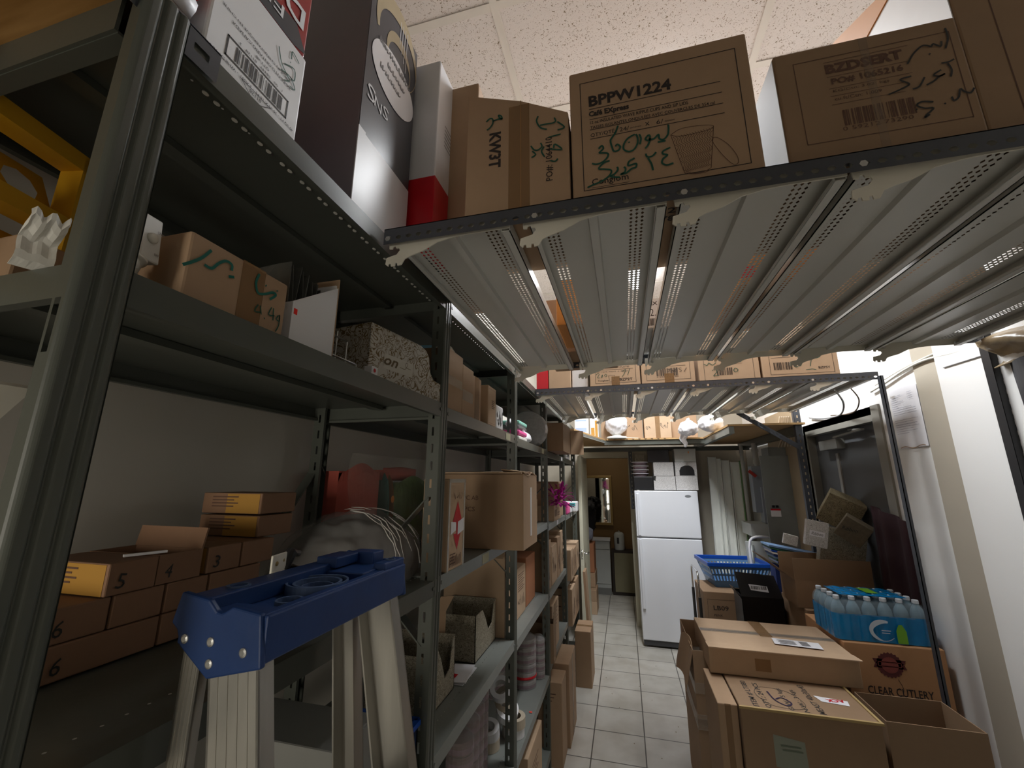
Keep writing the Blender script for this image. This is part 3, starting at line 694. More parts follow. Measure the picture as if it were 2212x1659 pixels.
# ---- boxes along the front of the near overhead rack
prn = [('f', .022, .020, .352, .308, .0018)]
for v, x1 in ((.258, .325), (.232, .325), (.205, .325), (.178, .325), (.155, .325)):
    pass
t = carton('brown carton printed BPPW1224 with a drawing of a ripple cup', -.075,   .303, .800, 1.13, ZD, 2.687, K, tape='none')
O = (-.189, -.165, 0)
q = MB(); draw(q, (-.189, .165, 0), (1, 0, 0), (0, -1, 0), (0, 0, -1), [('t', '12', .187, .255, .030, .020, 0, .02), ('t', '78', .187, .225, .030, .020, 0, .02)]); q.build('printed_text', INK, t)
q = MB(); items = [('f', .024, .033, .354, .322, .0017)]
for z in (.2435, .2155, .1875, .163): items.append(('r', .043, z, .318, z+.0016))
items.append(('t', 'BPPW1224', .043, .251, .178, .030, 0, .035))
items += [('t', 'Café EXpress', .042, .2195, .088, .019, 0, .045), ('t', '12 oz INSULATED WAVE RIPPLE CUPS AND SIP LIDS', .044, .2035, .207, .0085, 0, .008), ('t', 'TASSES ISOLANTES ONDULÉES AVEC COUVERCLES DE 354 ml', .044, .190, .258, .0095, 0, .008),
          ('t', 'QTY/QTÉ', .044, .167, .052, .0135), ('t', '24/', .107, .168, .020, .011), ('t', 'x', .161, .170, .009, .009), ('t', '6/', .184, .168, .014, .011), ('t', 'pack/paquet', .130, .170, .023, .005), ('t', 'case/caisse', .201, .170, .020, .005),
          ('t', 'Conglom', .042, .040, .077, .020, 0, .01), ('r', .042, .0375, .120, .0385)]
draw(q, O, (1, 0, 0), (0, 0, 1), (0, -1, 0), items); q.build('printed_text', INK, t)
q = MB(); draw(q, O, (1, 0, 0), (0, 0, 1), (0, -1.3, 0), [('s', s_, .0011) for s_ in CUP])
for k in range(15):
    f = (k+.5)/15; pts = []
    for j in range(15):
        g = j/14; y = .128-.090*g; xa = .211+(.231-.211)*g; xb = .293+(.279-.293)*g
        pts.append((xa+(xb-xa)*f+.0035*math.sin(g*26), y+(.006 if f > .2 else 0)*(f)))
    draw(q, O, (1, 0, 0), (0, 0, 1), (0, -1, 0), [('s', pts, .0008)])
q.build('cup_drawing', INKB, t)
q = MB(); draw(q, O, (1, 0, 0), (0, 0, 1), (0, -1.8, 0), [('s', s_, .0040) for s_ in S_BPPW]); q.build('marker_writing', GREEN, t)

t = thing('cardboard_box', 'brown carton printed KW3T with taped halves, left of the BPPW1224 carton', 'box', (-.206, .93, ZD))
q = MB(); q.prism([(-.123, 0), (.126, 0), (.126, .252), (.014, .314), (-.123, .366)], (0, -.13, 0), (1, 0, 0), (0, 0, 1), (0, 1, 0), .26); q.build('box_body', K, t, bevel=.003)
O = (-.123, -.13, .0175)
q = MB(); q.box(-.016, .034, -.1312, -.130, .0, .300); q.build('packing_tape', TAPE, t)
q = MB(); q.box(.0125, .0145, -.132, -.1312, .0, .312); q.build('flap_seam', KIN, t)
q = MB(); draw(q, O, (1, 0, 0), (0, 0, 1), (0, -1, 0), [('t', 'KW3T', .058, .219, .100, .030, -90, .035), ('t', 'PO#: 1064410', .212, .058, .117, .017, 90, .008)]); q.build('printed_text', INK, t)
q = MB(); draw(q, O, (1, 0, 0), (0, 0, 1), (0, -2.2, 0), [('s', s_, .0036) for s_ in S_KW]); q.build('marker_writing', GREEN, t)

t = carton('brown carton printed BZDSERT with a barcode, right of the BPPW1224 carton', .345, .652, .800, 1.12, ZD, 2.608, KD, tape='none')
O = (-.1535, -.16, .0145)
q = MB(); draw(q, O, (1, 0, 0), (0, 0, 1), (0, -1, 0), [('f', .033, .037, .292, .232, .0014), ('r', .085, .219, .225, .220), ('t', 'BZDSERT', .086, .191, .128, .023, 0, .045), ('r', .086, .183, .222, .184), ('t', 'PO# 1065216', .092, .163, .118, .016, 0, .03), ('r', .086, .155, .222, .156),
    ('t', 'KG/Ctn: 3.02  kgs', .092, .144, .092, .0075), ('r', .086, .137, .205, .138), ('t', 'cu.ft/Ctn: 1.009', .092, .126, .077, .0075), ('r', .086, .117, .205, .118), ('b', .100, .066, .115, .036), ('t', '0 59212 73290', .095, .055, .112, .0085)]); q.build('printed_text', INKB, t)
q = MB(); draw(q, O, (1, 0, 0), (0, 0, 1), (0, -1.8, 0), [('s', s_, .0032) for s_ in S_BZD]); q.build('marker_writing', BLACKM, t)
q = MB(); q.box(-.1545, -.1535, -.155, .155, .004, .272); q.build('lit_side_layer', WHITEB, t)  # strong light on the carton's left side, painted in as white
q = MB(); q.box(-.004, .010, -.1612, -.160, .0, .274); q.build('packing_tape', mat('faint_tape', (.5, .42, .33), .2, alpha=.14), t)
t = carton('large plain brown carton at the upper right corner with a faint printed frame', .660, 1.08, .810, 1.25, ZD, 2.850, KD, prints=[('front', INKB, 'printed_frame', [('f', .055, .04, .40, .48, .002), ('r', .12, .40, .16, .403), ('r', .12, .36, .17, .363)])])
q = MB(); q.box(-.2118, -.2102, -.218, .218, .003, .517); q.build('lit_side_layer', WHITEB, t)  # brightly lit left side, its light put into a white layer
q = MB(); q.prism([(-.21, .519), (.22, .519), (.22, .70), (.11, .652), (-.07, .556)], (-.214, 0, 0), (0, 1, 0), (0, 0, 1), (1, 0, 0), .004); q.build('flap', mat('orange_board', (.55, .24, .06), .6), t)
# ---- top of the left shelving, behind the near rail
ZT = 2.3385
t = carton('white carton with a framed barcode printed upside down, on the top left shelf', -.93, -.545, .335, .512, ZT, 2.530, WHITEB)
O = (.1925, -.2635, 0); A = (0, 1, 0); Bv = (0, 0, 1); N = (1, 0, 0)
def R180(x, y): return (x-.0, y)
q = MB(); items = [('f', .206, .032, .326, .070, .0028), ('b', .222, .037, .092, .027), ('t', '40 SQ FT - 30 IN X 16 FT - 3 ASST - WHIMSY XM', .343, .0265, .158, .0062, 180), ('t', '1   00   58449   81128   3', .310, .0775, .085, .0048, 180), ('t', 'QTY:48', .280, .0885, .026, .0062, 180),
    ('t', 'TORONTO,ONTARIO,CANADA', .326, .1005, .118, .0068, 180), ('t', 'MADE IN CHINA/FABRIQUÉ EN CHINE', .322, .1125, .132, .0068, 180),
    ('s', [(.237, .021), (.265, .004), (.293, .021)], .0012), ('s', [(.293, .021), (.237, .021)], .0012), ('t', '81128', .275, .0185, .022, .006, 180)]
draw(q, O, A, Bv, N, items); q.build('printed_text', INK, t)
q = MB(); draw(q, O, A, Bv, (1.6, 0, 0), [('s', p, .0022) for p in ([(.335, .165), (.318, .172), (.318, .155)], [(.318, .147), (.316, .146)], [(.305, .130), (.327, .142), (.330, .120), (.320, .118)], [(.300, .112), (.322, .118), (.334, .104), (.322, .1)], [(.29, .15), (.30, .125), (.32, .11), (.31, .1)])]); q.build('marker_writing', GREEN, t)
t = carton('red and black box on the white barcode carton', -.90, -.547, .30, .508, 2.531, 2.80, REDD)
q = MB(); draw(q, (.1765, -.104, 0), A, Bv, N, [('p', [(.0, 0), (.18, 0), (.208, .01), (.18, .05), (.03, .02)])]); q.build('dark_band', DARKG, t)
q = MB(); draw(q, (.1775, -.104, 0), A, Bv, N, [('t', 'DE', .195, .095, .085, .045, 180, .02), ('t', 'FE', .15, .045, .050, .025, 180), ('t', 'O', .10, .10, .03, .035, 180)]); q.build('white_lettering', WHITEG, t)
t = carton('tall charcoal box with gold swirls and an oval window, on the top left shelf', -.92, -.545, .675, .905, ZT, 3.02, GREYG)
q = MB(); q.box(.1875, .1885, -.114, .114, .20, .681); q.build('front_print', DARKG, t)
q = MB(); q.box(.1875, .1890, -.115, .115, .002, .20); q.box(.187, .1893, -.1155, -.090, .0, .205); q.build('lower_wrap', WHITEG, t)
q = MB(); O = (.1890, -.115, 0)
def swirl(cx, cy, rx, ry, w0, a0, a1):
    L_, R_ = [], []
    for i in range(25):
        f = i/24; a = math.radians(a0+(a1-a0)*f); w = w0*math.sin(PI*min(1, f*1.15+.08))+.002
        L_.append((cx+(rx)*math.cos(a), cy+(ry)*math.sin(a))); R_.append((cx+(rx-w)*math.cos(a), cy+(ry-w*1.6)*math.sin(a)))
    return [('p', [L_[i], L_[i+1], R_[i+1], R_[i]]) for i in range(24)]
draw(q, O, A, Bv, N, swirl(.125, .590, .105, .12, .030, 205, -60)+swirl(.135, .545, .062, .075, .020, 200, -50)+[('p', [(.17, .47), (.20, .50), (.222, .45)]), ('p', [(.17, .47), (.185, .50), (.192, .42)])]); q.build('gold_swirl', GOLD, t)
q = MB(); draw(q, (.1896, -.115, 0), A, Bv, N, [('r', .13+.012*k, .60-.02*k, .132+.012*k+.0, .68) for k in range(4)]); q.build('thin_stripes', WHITEG, t)
q = MB(); pts = []
for i in range(32):
    a = 2*PI*i/32; x = .105*math.cos(a); y = .068*math.sin(a); pts.append((.120+x*.985-y*.1, .455+y*1.15+x*.06))
draw(q, (.1896, -.115, 0), A, Bv, N, [('p', pts)]); q.build('oval_label', mat('oval_label_print', (.80, .80, .84), .22), t)
q = MB(); draw(q, (.1902, -.115, 0), A, Bv, N, [('t', 'surgeilleac', .205, .500, .165, .032, 180, .01), ('t', 'ebidia', .185, .455, .095, .026, 180, .01), ('t', 'Wraip', .165, .425, .100, .026, 180, .01)]) if 0 else None
for a_, b_, l_, y_ in ((.045, .20, .020, .505), (.085, .175, .016, .468), (.055, .165, .016, .434)):
    r = random.Random(int(a_*1000)); x = a_
    while x < b_-.012:
        w_ = r.uniform(.006, .013); draw(q, (.1902, -.115, 0), A, Bv, N, [('s', [(x, y_), (x, y_+l_*r.uniform(.6, 1))], .0035), ('s', [(x, y_), (x+w_*.7, y_+r.uniform(0, l_*.5)), (x+w_*.7, y_+l_*.6)], .003)]); x += w_+.003
q.build('printed_text', mat('grey_ink', (.18, .18, .19), .4), t)
q = MB(); draw(q, (.1896, -.115, 0), A, Bv, N, [('t', 'S', .045, .345, .030, .042, 180, .0), ('t', 'N', .075, .335, .030, .030, 180), ('t', 'S', .105, .345, .024, .034, 180)]); q.build('white_lettering', WHITEG, t)
t = carton('slim white and red glossy carton standing beside the tall charcoal box', -.92, -.475, .925, 1.22, ZT, 3.005, WHITEG)
q = MB(); q.box(-.2232, .2232, -.1482, .1482, .0, .255); q.build('red_band', RED, t)
q = MB(); draw(q, (.2225, -.1475, 0), A, Bv, N, print_lines(.05, .47, .07, 6, .014, .004)); q.build('small_print', mat('grey_ink', (.2, .2, .2)), t)
carton('plain brown carton standing behind the slim white and red carton', -.49, -.385, 1.02, 1.32, ZD, 3.0, K)
q = MB(); q.box(-.80, -.552, .02, .322, ZT+.011, ZT+.022); q.box(-.80, -.556, .02, .318, ZT+.023, ZT+.034)
tag(q.build('folded_paper_sack', mat('brown_paper_sack', (.30, .19, .09), .6, bump=.6, bscale=20)), 'flattened brown paper bundle lying at the top left edge', 'paper bundle')
q = MB(); q.grid(lambda u, v: (-.575+.02*u+.01*math.sin(8*v), .05+.27*u, ZT+.036+.12*v+.008*math.sin(9*u+5*v)), 12, 8); q.grid(lambda u, v: (-.75+.19*u, .32-.01*v, ZT+.036+.12*v+.008*math.sin(12*u)), 12, 8)
o = q.build('plastic_bag', [WBAG], solid=.004, smooth=True); tag(o, 'crumpled white plastic bag with red print lying above the paper bundle', 'bag')
q = MB(); q.box(-.556, -.548, .26, .322, ZT+.075, ZT+.11); q.build('red_print', RED, o)
# ---- boxes standing behind, seen through the gaps of the near rack
carton('brown carton seen through the first gap of the near overhead rack', -.33, -.0, 1.85, 2.2, ZD, 2.60, K)
carton('orange-brown carton seen past the first gap of the near overhead rack', -.22, -.06, 1.50, 1.80, ZD, 2.52, mat('orange_board', (.55, .24, .06), .6))
carton('white carton with bold black lettering seen through the second gap of the near overhead rack', .02, .33, 1.62, 1.98, ZD, 2.455, WHITEB, prints=[('front', INK, 'printed_text', [('t', 'EX', .115, .095, .03, .015, 0, .02), ('t', '2.', .115, .05, .02, .03), ('b', .105, .01, .05, .03)])])
carton('orange and brown carton with red print above the third gap of the near overhead rack', .36, .60, 1.30, 1.75, ZD, 2.62, mat('orange_board', (.55, .24, .06), .6), prints=[('front', RED, 'red_print', [('r', .02, .02, .06, .06)])])
carton('big brown carton resting on the right end of the near overhead rack', .70, 1.30, 1.75, 2.0, ZD, 2.9, K)
# ---- boxes along the front of the middle rack
t = carton('tan carton printed BZP2T at the left of the middle overhead rack boxes', -.178, .132, 2.63, 2.95, ZD, 2.62, KL)
def front_print(t, w, d, ink, items, nm='printed_text'):
    q = MB(); draw(q, (-w/2, -d/2, 0), (1, 0, 0), (0, 0, 1), (0, -1, 0), items); return q.build(nm, ink, t)
front_print(t, .31, .32, INK, [('f', .035, .018, .285, .262, .0022), ('t', 'BZP2T', .185, .030, .078, .017, 0, .02), ('t', 'Conglom', .050, .028, .066, .014, 0, .01), ('p', [(.125, .028), (.118, .068), (.160, .068), (.152, .028)][:0] or [(.124, .028), (.122, .030), (.117, .066), (.119, .066)]), ('r', .117, .066, .158, .0675), ('p', [(.151, .028), (.153, .028), (.158, .066), (.156, .066)]), ('r', .124, .028, .153, .0295), ('r', .045, .105, .27, .107), ('t', 'QTY/QTÉ  50/pack  X  48/case', .048, .088, .19, .010), ('t', 'BAMBOO & FOAM PLATES', .048, .115, .20, .010)])
front_print(t, .31, .322, GREEN, [('s', s_, .003) for s_ in ([(.04, .075), (.05, .085), (.06, .078), (.048, .058), (.062, .055)], [(.065, .06), (.066, .061)], [(.072, .06), (.080, .075), (.078, .058), (.072, .06)], [(.09, .066), (.10, .078), (.108, .066), (.097, .062)], [(.205, .09), (.225, .102), (.215, .075), (.20, .055)], [(.25, .105), (.235, .065)])], 'marker_writing')
q = MB(); q.box(-.02, .03, -.161, -.160, 0, .06); q.build('packing_tape', TAPE, t)
t = carton('tan carton with a wide barcode, second in the middle overhead rack row', .139, .450, 2.63, 2.95, ZD, 2.62, KL)
front_print(t, .31, .32, INK, [('f', .03, .02, .285, .25, .002), ('b', .09, .045, .125, .05), ('t', '0 59212 73180', .09, .036, .125, .007), ('r', .06, .105, .26, .107), ('r', .06, .13, .26, .131)])
front_print(t, .31, .322, BLACKM, [('s', s_, .0026) for s_ in ([(.15, .082), (.17, .086), (.16, .07), (.15, .07)], [(.18, .085), (.19, .07), (.20, .085), (.20, .065)], [(.235, .09), (.22, .088), (.235, .072), (.222, .065)], [(.265, .09), (.25, .065)])], 'marker_writing')
q = MB(); q.box(-.02, .035, -.161, -.160, 0, .06); q.build('packing_tape', TAPE, t)
t = carton('tan carton with green writing over its barcode, third in the middle rack row', .471, .802, 2.63, 2.95, ZD, 2.62, KL)
front_print(t, .33, .32, INK, [('f', .03, -.0, .30, .25, .002), ('b', .10, .030, .085, .045), ('r', .10, .095, .24, .096)])
front_print(t, .33, .322, GREEN, [('s', s_, .0036) for s_ in ([(.075, .06), (.09, .07), (.10, .055), (.085, .035), (.08, .028), (.11, .030)], [(.19, .055), (.20, .068), (.215, .058), (.203, .045), (.19, .055)], [(.03, .105), (.05, .095), (.06, .11), (.08, .095), (.10, .11)], [(.20, .11), (.23, .105), (.25, .12)])], 'marker_writing')
t = carton('tan carton printed BZPSY at the right end of the middle overhead rack row', .815, 1.200, 2.63, 2.95, ZD, 2.62, KL)
front_print(t, .385, .32, INK, [('f', .04, .015, .36, .25, .002), ('b', .060, .042, .095, .045), ('t', 'BZPSY', .283, .038, .058, .014, 0, .02), ('r', .05, .115, .15, .117)])
front_print(t, .385, .322, GREEN, [('s', s_, .0034) for s_ in ([(.17, .085), (.165, .06), (.18, .055), (.19, .075)], [(.235, .105), (.26, .118), (.30, .112), (.28, .10), (.245, .10)], [(.255, .10), (.245, .06), (.245, .055)], [(.22, .035), (.25, .038), (.27, .033)])], 'marker_writing')
carton('bright red box at the far left end of the middle overhead rack', -.530, -.452, 2.64, 2.9, ZD, 2.66, RED)
carton('plain tan carton between the red box and the white carton on the middle rack', -.448, -.302, 2.64, 2.95, ZD, 2.66, KL)
carton('narrow white carton between two tan cartons on the middle overhead rack', -.296, -.192, 2.66, 2.95, ZD, 2.66, WHITEB)
# ---- on the far platform
ZP = 2.213
carton('white box with a pale blue print at the left of the far platform', -.50, -.36, 4.62, 4.85, ZP, 2.50, WHITEB, prints=[('front', mat('pale_blue_print', (.35, .45, .75)), 'blue_print', [('r', .01, .05, .13, .10), ('r', .01, .17, .13, .19)])])
carton('white box with a yellow label beside the blue-printed white box', -.345, -.255, 4.80, 4.95, ZP, 2.50, WHITEB, prints=[('front', YPR, 'yellow_label', [('r', .01, .03, .05, .12), ('r', .055, .01, .085, .2)])])
carton('brown carton behind the white fan on the far platform', -.235, .24, 5.05, 5.4, ZP, 2.55, K, prints=[('front', BLACKM, 'marker_writing', [('s', p, .004) for p in scribble(.30, .1, .12, .07, 5, 3)])])
carton('light brown carton with handwriting in the middle of the far platform', .255, .545, 4.95, 5.25, ZP, 2.50, KL, tape='front', prints=[('front', BLACKM, 'marker_writing', [('s', p, .004) for p in scribble(.02, .08, .05, .07, 6, 2)+scribble(.18, .1, .09, .08, 9, 3)])])
carton('brown carton at the right of the far platform behind the white bag', .56, .84, 5.1, 5.4, ZP, 2.50, K)
t = thing('table_fan', 'white table fan wrapped in a plastic bag standing on the far platform', 'fan', (-.055, 4.98, ZP))
q = MB(); q.lathe([(.115, 0), (.118, .012), (.11, .026), (.06, .034), (.04, .055)], n=28); q.build('fan_base', WPLAST, t, smooth=True)
q = MB(); q.lathe([(.04, .045), (.09, .08), (.125, .13), (.135, .20), (.11, .27), (.04, .30)], n=22)
o = q.build('bag_wrapped_head', WBAG, t, smooth=True); 
dm = bpy.data.textures.new('crumple', 'CLOUDS'); dm.noise_scale = .06
def crumple(o, s_=.03, sub=1):
    if sub: b = o.modifiers.new('u', 'SUBSURF'); b.levels = sub; b.render_levels = sub
    b = o.modifiers.new('d', 'DISPLACE'); b.texture = dm; b.strength = s_; b.texture_coords = 'LOCAL'
crumple(o, .05, 2)
q = MB(); q.tube([(.05, 0, .02), (.12, -.02, .015), (.19, .03, .012), (.24, .05, .010)], .004, 6); q.build('power_cord', WPLAST, t)
def bag(label, c, r, seed, m=WBAG, squash=.8):
    q = MB(); rr = random.Random(seed); n = 18; prof = []
    q.lathe([(.02, 0), (r*.7, .01), (r, r*.5*squash), (r*.95, r*squash), (r*.55, r*1.5*squash), (r*.15, r*1.8*squash), (r*.22, r*2.1*squash)], n=n)
    o = q.build('plastic_bag', m, smooth=True, loc=c); crumple(o, r*.5, 2); return tag(o, label, 'bag')
bag('white plastic bag slumped on the right of the far platform', (.70, 4.80, 2.225), .11, 2)
bag('white plastic bag at the right edge of the far platform near the brace', (.86, 4.45, 2.225), .12, 5)
q = MB(); q.grid(lambda u, v: (.60+.12*(u-.5)*(1-.78*v)+.062+.012*math.sin(v*9), 4.905-.01*math.sin(u*9+v*4), 2.27-.16*v+.01*math.sin(u*14)), 10, 14)
o = q.build('hanging_plastic_bag', WBAG, solid=.004, smooth=True); tag(o, 'white plastic bag handles hanging down from the far platform above the fridge', 'bag')
# ------------------------------------------------------------------ contents of the left shelving
Z2 = 1.984
# first bay, eye-level shelf
t = carton('brown taped carton hand-priced 4.49 in green marker', -.80, -.560, .381, .556, Z2, 2.086, K)
q = MB(); q.box(.120, .1208, -.005, .038, .0, .102); q.build('packing_tape', TAPE, t)
q = MB(); draw(q, (.1208, -.0875, 0), (0, 1, 0), (0, 0, 1), (1.5, 0, 0), [('s', s_, .0042) for s_ in S_449[:6]]); q.build('marker_writing', mat('marker_teal', (.005, .13, .10), .5), t)
q = MB(); draw(q, (.1208, -.0875, 0), (0, 1, 0), (0, 0, 1), (1.5, 0, 0), [('s', s_, .0022) for s_ in S_449[6:]]); q.build('price_writing', GREEN, t)
t = thing('display_box', 'white open display box packed with clear plastic sleeves', 'display box', (-.68, .64, Z2))
q = MB(); q.box(-.11, .105, -.058, -.054, 0, .085); q.box(-.11, .105, .054, .058, 0, .17); q.box(-.11, -.106, -.058, .058, 0, .17); q.box(-.11, .105, -.058, .058, 0, .003)
q.prism([(-.058, 0), (.058, 0), (.058, .165), (-.058, .085)], (.105, 0, 0), (0, 1, 0), (0, 0, 1), (1, 0, 0), .004); q.build('box_body', WHITEB, t)
q = MB(); q.box(-.11, .1095, .058, .0605, 0, .185); q.build('back_card', K, t)
q = MB(); q.box(.109, .1096, -.054, -.046, .062, .073); q.build('price_sticker', mat('red_sticker', (.8, .02, .01)), t)
for k in range(11):
    q = MB(); y = -.05+.0092*k; a = .02*math.sin(k*2.3)
    q.grid(lambda u, v: (-.10+.19*u, y+a*v+.004*math.sin(5*u+k)*v, .02+(.150-.0035*k*.5)*v+.004*math.sin(k*1.7)), 6, 5); q.build('clear_sleeve', POLY, t, solid=.0012)
t = thing('wire_rack', 'small nickel wire display rack standing between white display box and scroll-pattern box', 'wire rack', (-.63, .775, Z2))
q = MB()
for x, z in ((.03, .03), (.0, .09), (-.03, .12)):
    for y in (-.045, .045): q.tube([(x, y, 0), (x, y, z)], .0022, 6)
    q.tube([(x, -.045, z), (x, .045, z)], .0022, 6)
q.build('wire_frame', WIRE, t)
q = MB()
for k in range(8): y = -.04+.0115*k; q.tube([(.045, y, .002), (.045, y, .018), (-.05, y, .018), (-.05, y, .10)], .0014, 5)
q.build('divider_wires', WIRE, t)
q = MB(); q.box(.03, .05, .05, .075, 0, .032); o = q.build('card_packet', WHITEB); o.location = (-.62, .79, Z2); tag(o, 'small white card packet with a red heart mark beside the wire rack', 'packet')
q = MB(); draw(q, (.0502, .05, 0), (0, 1, 0), (0, 0, 1), (1, 0, 0), [('e', .012, .022, .005, .005)]); q.build('red_mark', RED, o)
# scroll-pattern ribbon box with a torn cut-out, lying across the post
t = thing('ribbon_box', 'large gold scroll-pattern box with torn cut-out, lettered on, jutting over the upper shelf edge', 'box', (-.64, 1.03, Z2), rz=-.16)
q = MB(); w, d, hh = .15, .33, .152
q.prism([(-d/2, 0), (d/2, 0), (d/2, .055), (.115, .060), (.095, .080), (.085, .125), (.07, .142), (.045, .150), (-d/2, .150)], (w/2, 0, 0), (0, 1, 0), (0, 0, 1), (-1, 0, 0), .003)
q.prism([(-d/2, 0), (d/2, 0), (d/2, .105), (-d/2, .150)], (-w/2, 0, 0), (0, 1, 0), (0, 0, 1), (1, 0, 0), .003)
q.box(-w/2, w/2, -d/2, -d/2+.003, 0, .150); q.box(-w/2, w/2, d/2-.003, d/2, 0, .058); q.box(-w/2, w/2, -d/2, d/2, 0, .003); q.box(-w/2, w/2, -d/2, .045, .148, .151)
q.build('box_body', FLOR, t)
q = MB(); draw(q, (w/2, -d/2, 0), (0, 1, 0), (0, 0, 1), (1, 0, 0), [('r', .055, .045, .175, .085)]); q.build('plain_band', mat('scroll_paper_plain', (.55, .52, .45), .5), t)
q = MB(); draw(q, (w/2+.0006, -d/2, 0), (0, 1, 0), (0, 0, 1), (1, 0, 0), [('t', 'on', .055, .055, .055, .020, 0, .02, .35), ('s', [(.118, .062), (.14, .062), (.15, .078), (.143, .080), (.142, .068), (.165, .066)], .0015)]); q.build('printed_text', mat('gold_ink', (.12, .08, .03), .5), t)
# switch plate and white tubs behind the nearest post
t = thing('switch_box', 'white switch box with a rocker, leaning behind the nearest shelf post', 'switch', (-.600, .352, 2.028), rot=(.10, 0, .25))
q = MB(); q.box(-.02, .012, -.016, .016, 0, .062); q.build('switch_housing', WPLAST, t, bevel=.002)
q = MB(); q.box(-.022, .018, -.030, -.014, -.02, .072); q.build('housing_back', WPLAST, t, bevel=.006)
q = MB(); q.lathe([(.007, 0), (.007, .003), (.005, .0045)], (.012, .001, .032), 16, Matrix.Rotation(PI/2, 4, 'Y')); q.build('rocker_button', CREAM, t, smooth=True)
q = MB(); draw(q, (.0122, -.016, 0), (0, 1, 0), (0, 0, 1), (1, 0, 0), [('t', 'ON', .024, .042, .006, .0035), ('t', 'OFF', .022, .010, .007, .0035)]); q.build('printed_text', INK, t)
t = thing('plastic_tub', 'off-white plastic tub with rolled rim behind the nearest shelf post', 'tub', (-.605, .325, Z2))
q = MB(); q.lathe([(.020, 0), (.022, .002), (.030, .036), (.034, .038), (.034, .042), (.030, .043), (.027, .036), (.019, .006)], n=26); q.build('tub_body', CREAM, t, smooth=True)
q = MB(); q.grid(lambda u, v: (-.050+.010*u+.004*math.sin(9*v), -.062+.030*u+.006*v, .0+.072*v+.006*math.sin(14*u)*v), 10, 8); q.build('torn_lid', WPLAST, t, solid=.004)
# yellow pierced shelf seen at the left edge
t = thing('yellow_pierced_shelf', 'yellow steel shelf with round holes at the left edge of the view', 'shelf', (-.86, .33, 2.05), rot=(0, 0, .22))
q = MB()
for z in (.205, .085, -.035):
    q.box(-.02, .02, -.25, .075, z, z+.028)
q.box(-.02, .02, .062, .085, -.04, .23); q.build('shelf_lips', YEL, t)
q = MB(); q.perf((-.018, -.25, .115), (0, 1, 0), (-.45, 0, .9), .32, .095, 4, 1, 'round', .62, .6); q.perf((-.018, -.25, -.005), (0, 1, 0), (-.45, 0, .9), .32, .095, 4, 1, 'round', .62, .6); q.build('pierced_panel', YEL, t)
carton('brown carton behind the off-white tub on the nearest shelf', -.86, -.74, .30, .36, Z2, 2.06, KD)
# second bay, eye-level shelf
Z2b = 1.977
t = carton('brown carton with a torn strip of tape, first on the second bay eye-level shelf', -.84, -.548, 1.222, 1.37, Z2b, 2.185, K)
q = MB(); q.box(.1465, .1473, -.070, .070, .085, .115); q.build('peeling_tape', TAPEC, t)
t = carton('brown carton stacked tightly after the torn-tape carton on the second bay shelf', -.84, -.55, 1.374, 1.49, Z2b, 2.165, K)
q = MB(); q.box(.1455, .1463, -.055, .05, .055, .095); q.build('peeling_tape', TAPEC, t)
carton('narrow brown carton with a corner fold, third on the second bay eye-level shelf', -.80, -.556, 1.495, 1.60, Z2b, 2.155, K, tape='right')
carton('tan carton with printed lines, standing apart at the end of the second bay shelf', -.80, -.545, 1.66, 1.775, Z2b, 2.150, KL, prints=[('right', INKB, 'printed_text', print_lines(.05, .11, .045, 5, .008, .003)+[('f', .01, .01, .105, .16, .0008)])])
t = thing('gift_pack', 'blue and white plastic pack lying on top of the brown cartons of the second bay', 'pack', (-.70, 1.40, 2.188), rz=.2)
q = MB(); q.box(-.08, .10, -.07, .07, 0, .045); q.build('pack_body', WPLAST, t, bevel=.01)
q = MB(); q.box(-.081, .04, -.071, .071, -.001+.002, .046); q.build('blue_wrap', mat('light_blue_print', (.10, .32, .48), .3), t)
t = thing('bagged_goods', 'white and black packaged goods beside the third shelf post', 'packet', (-.66, 1.90, Z2b))
q = MB(); q.box(-.08, .10, -.07, .05, 0, .12); q.build('pack_body', WHITEB, t, bevel=.01)
q = MB(); draw(q, (.1002, -.07, 0), (0, 1, 0), (0, 0, 1), (1, 0, 0), [('s', p, .005) for p in scribble(.01, .02, .09, .08, 21, 6)]); q.build('black_print', BLACKM, t)
o = bag('small white crumpled bag beyond the third shelf post', (-.585, 2.17, 2.03), .028, 11, WBAG)
# third bay eye-level
def drum(label, c, r, L_, m_, nm='wrapped_roll', cat='roll', ax='Y', group=None):
    q = MB(); R = Matrix.Rotation(PI/2, 4, 'X' if ax == 'Y' else 'Y') if ax != 'Z' else Matrix.Identity(4)
    q.lathe([(r*.3, 0), (r*.96, 0), (r, r*.05), (r, L_-r*.05), (r*.96, L_), (r*.3, L_)], n=28, M=R)
    o = q.build(nm, m_, smooth=False, loc=c); return tag(o, label, cat, group)
for k, (z, w, mm, nm_) in enumerate(((1.968, .15, WPLAST, 'white'), (2.0, .15, PINKP, 'pink'), (2.03, .145, CLEAR, 'clear'), (2.055, .15, mat('mint_plastic', (.25, .55, .45)), 'mint green'))):
    q = MB(); q.box(-w/2, w/2, -.10, .10, 0, .025); o = q.build('plastic_container', mm, loc=(-.63, 2.36, z), bevel=.008); tag(o, f'{nm_} flat plastic container in the stack on the third bay eye-level shelf', 'container')
o = bag('clear plastic bag bulging beside the stacked flat containers', (-.60, 2.56, 1.97), .055, 31, WBAG)
drum('large round reel wrapped in clear plastic on the third bay eye-level shelf', (-.62, 2.86, 2.09), .125, .10, mat('wrapped_mesh', (.30, .30, .30), .25, var=.3, scale=60), ax='Y')
q = MB(); q.lathe([(.05, -.01), (.118, 0), (.126, .03), (.05, .12)], n=26, M=Matrix.Rotation(PI/2, 4, 'X')); bpy.data.objects[bpy.data.objects[-1].name] if 0 else None
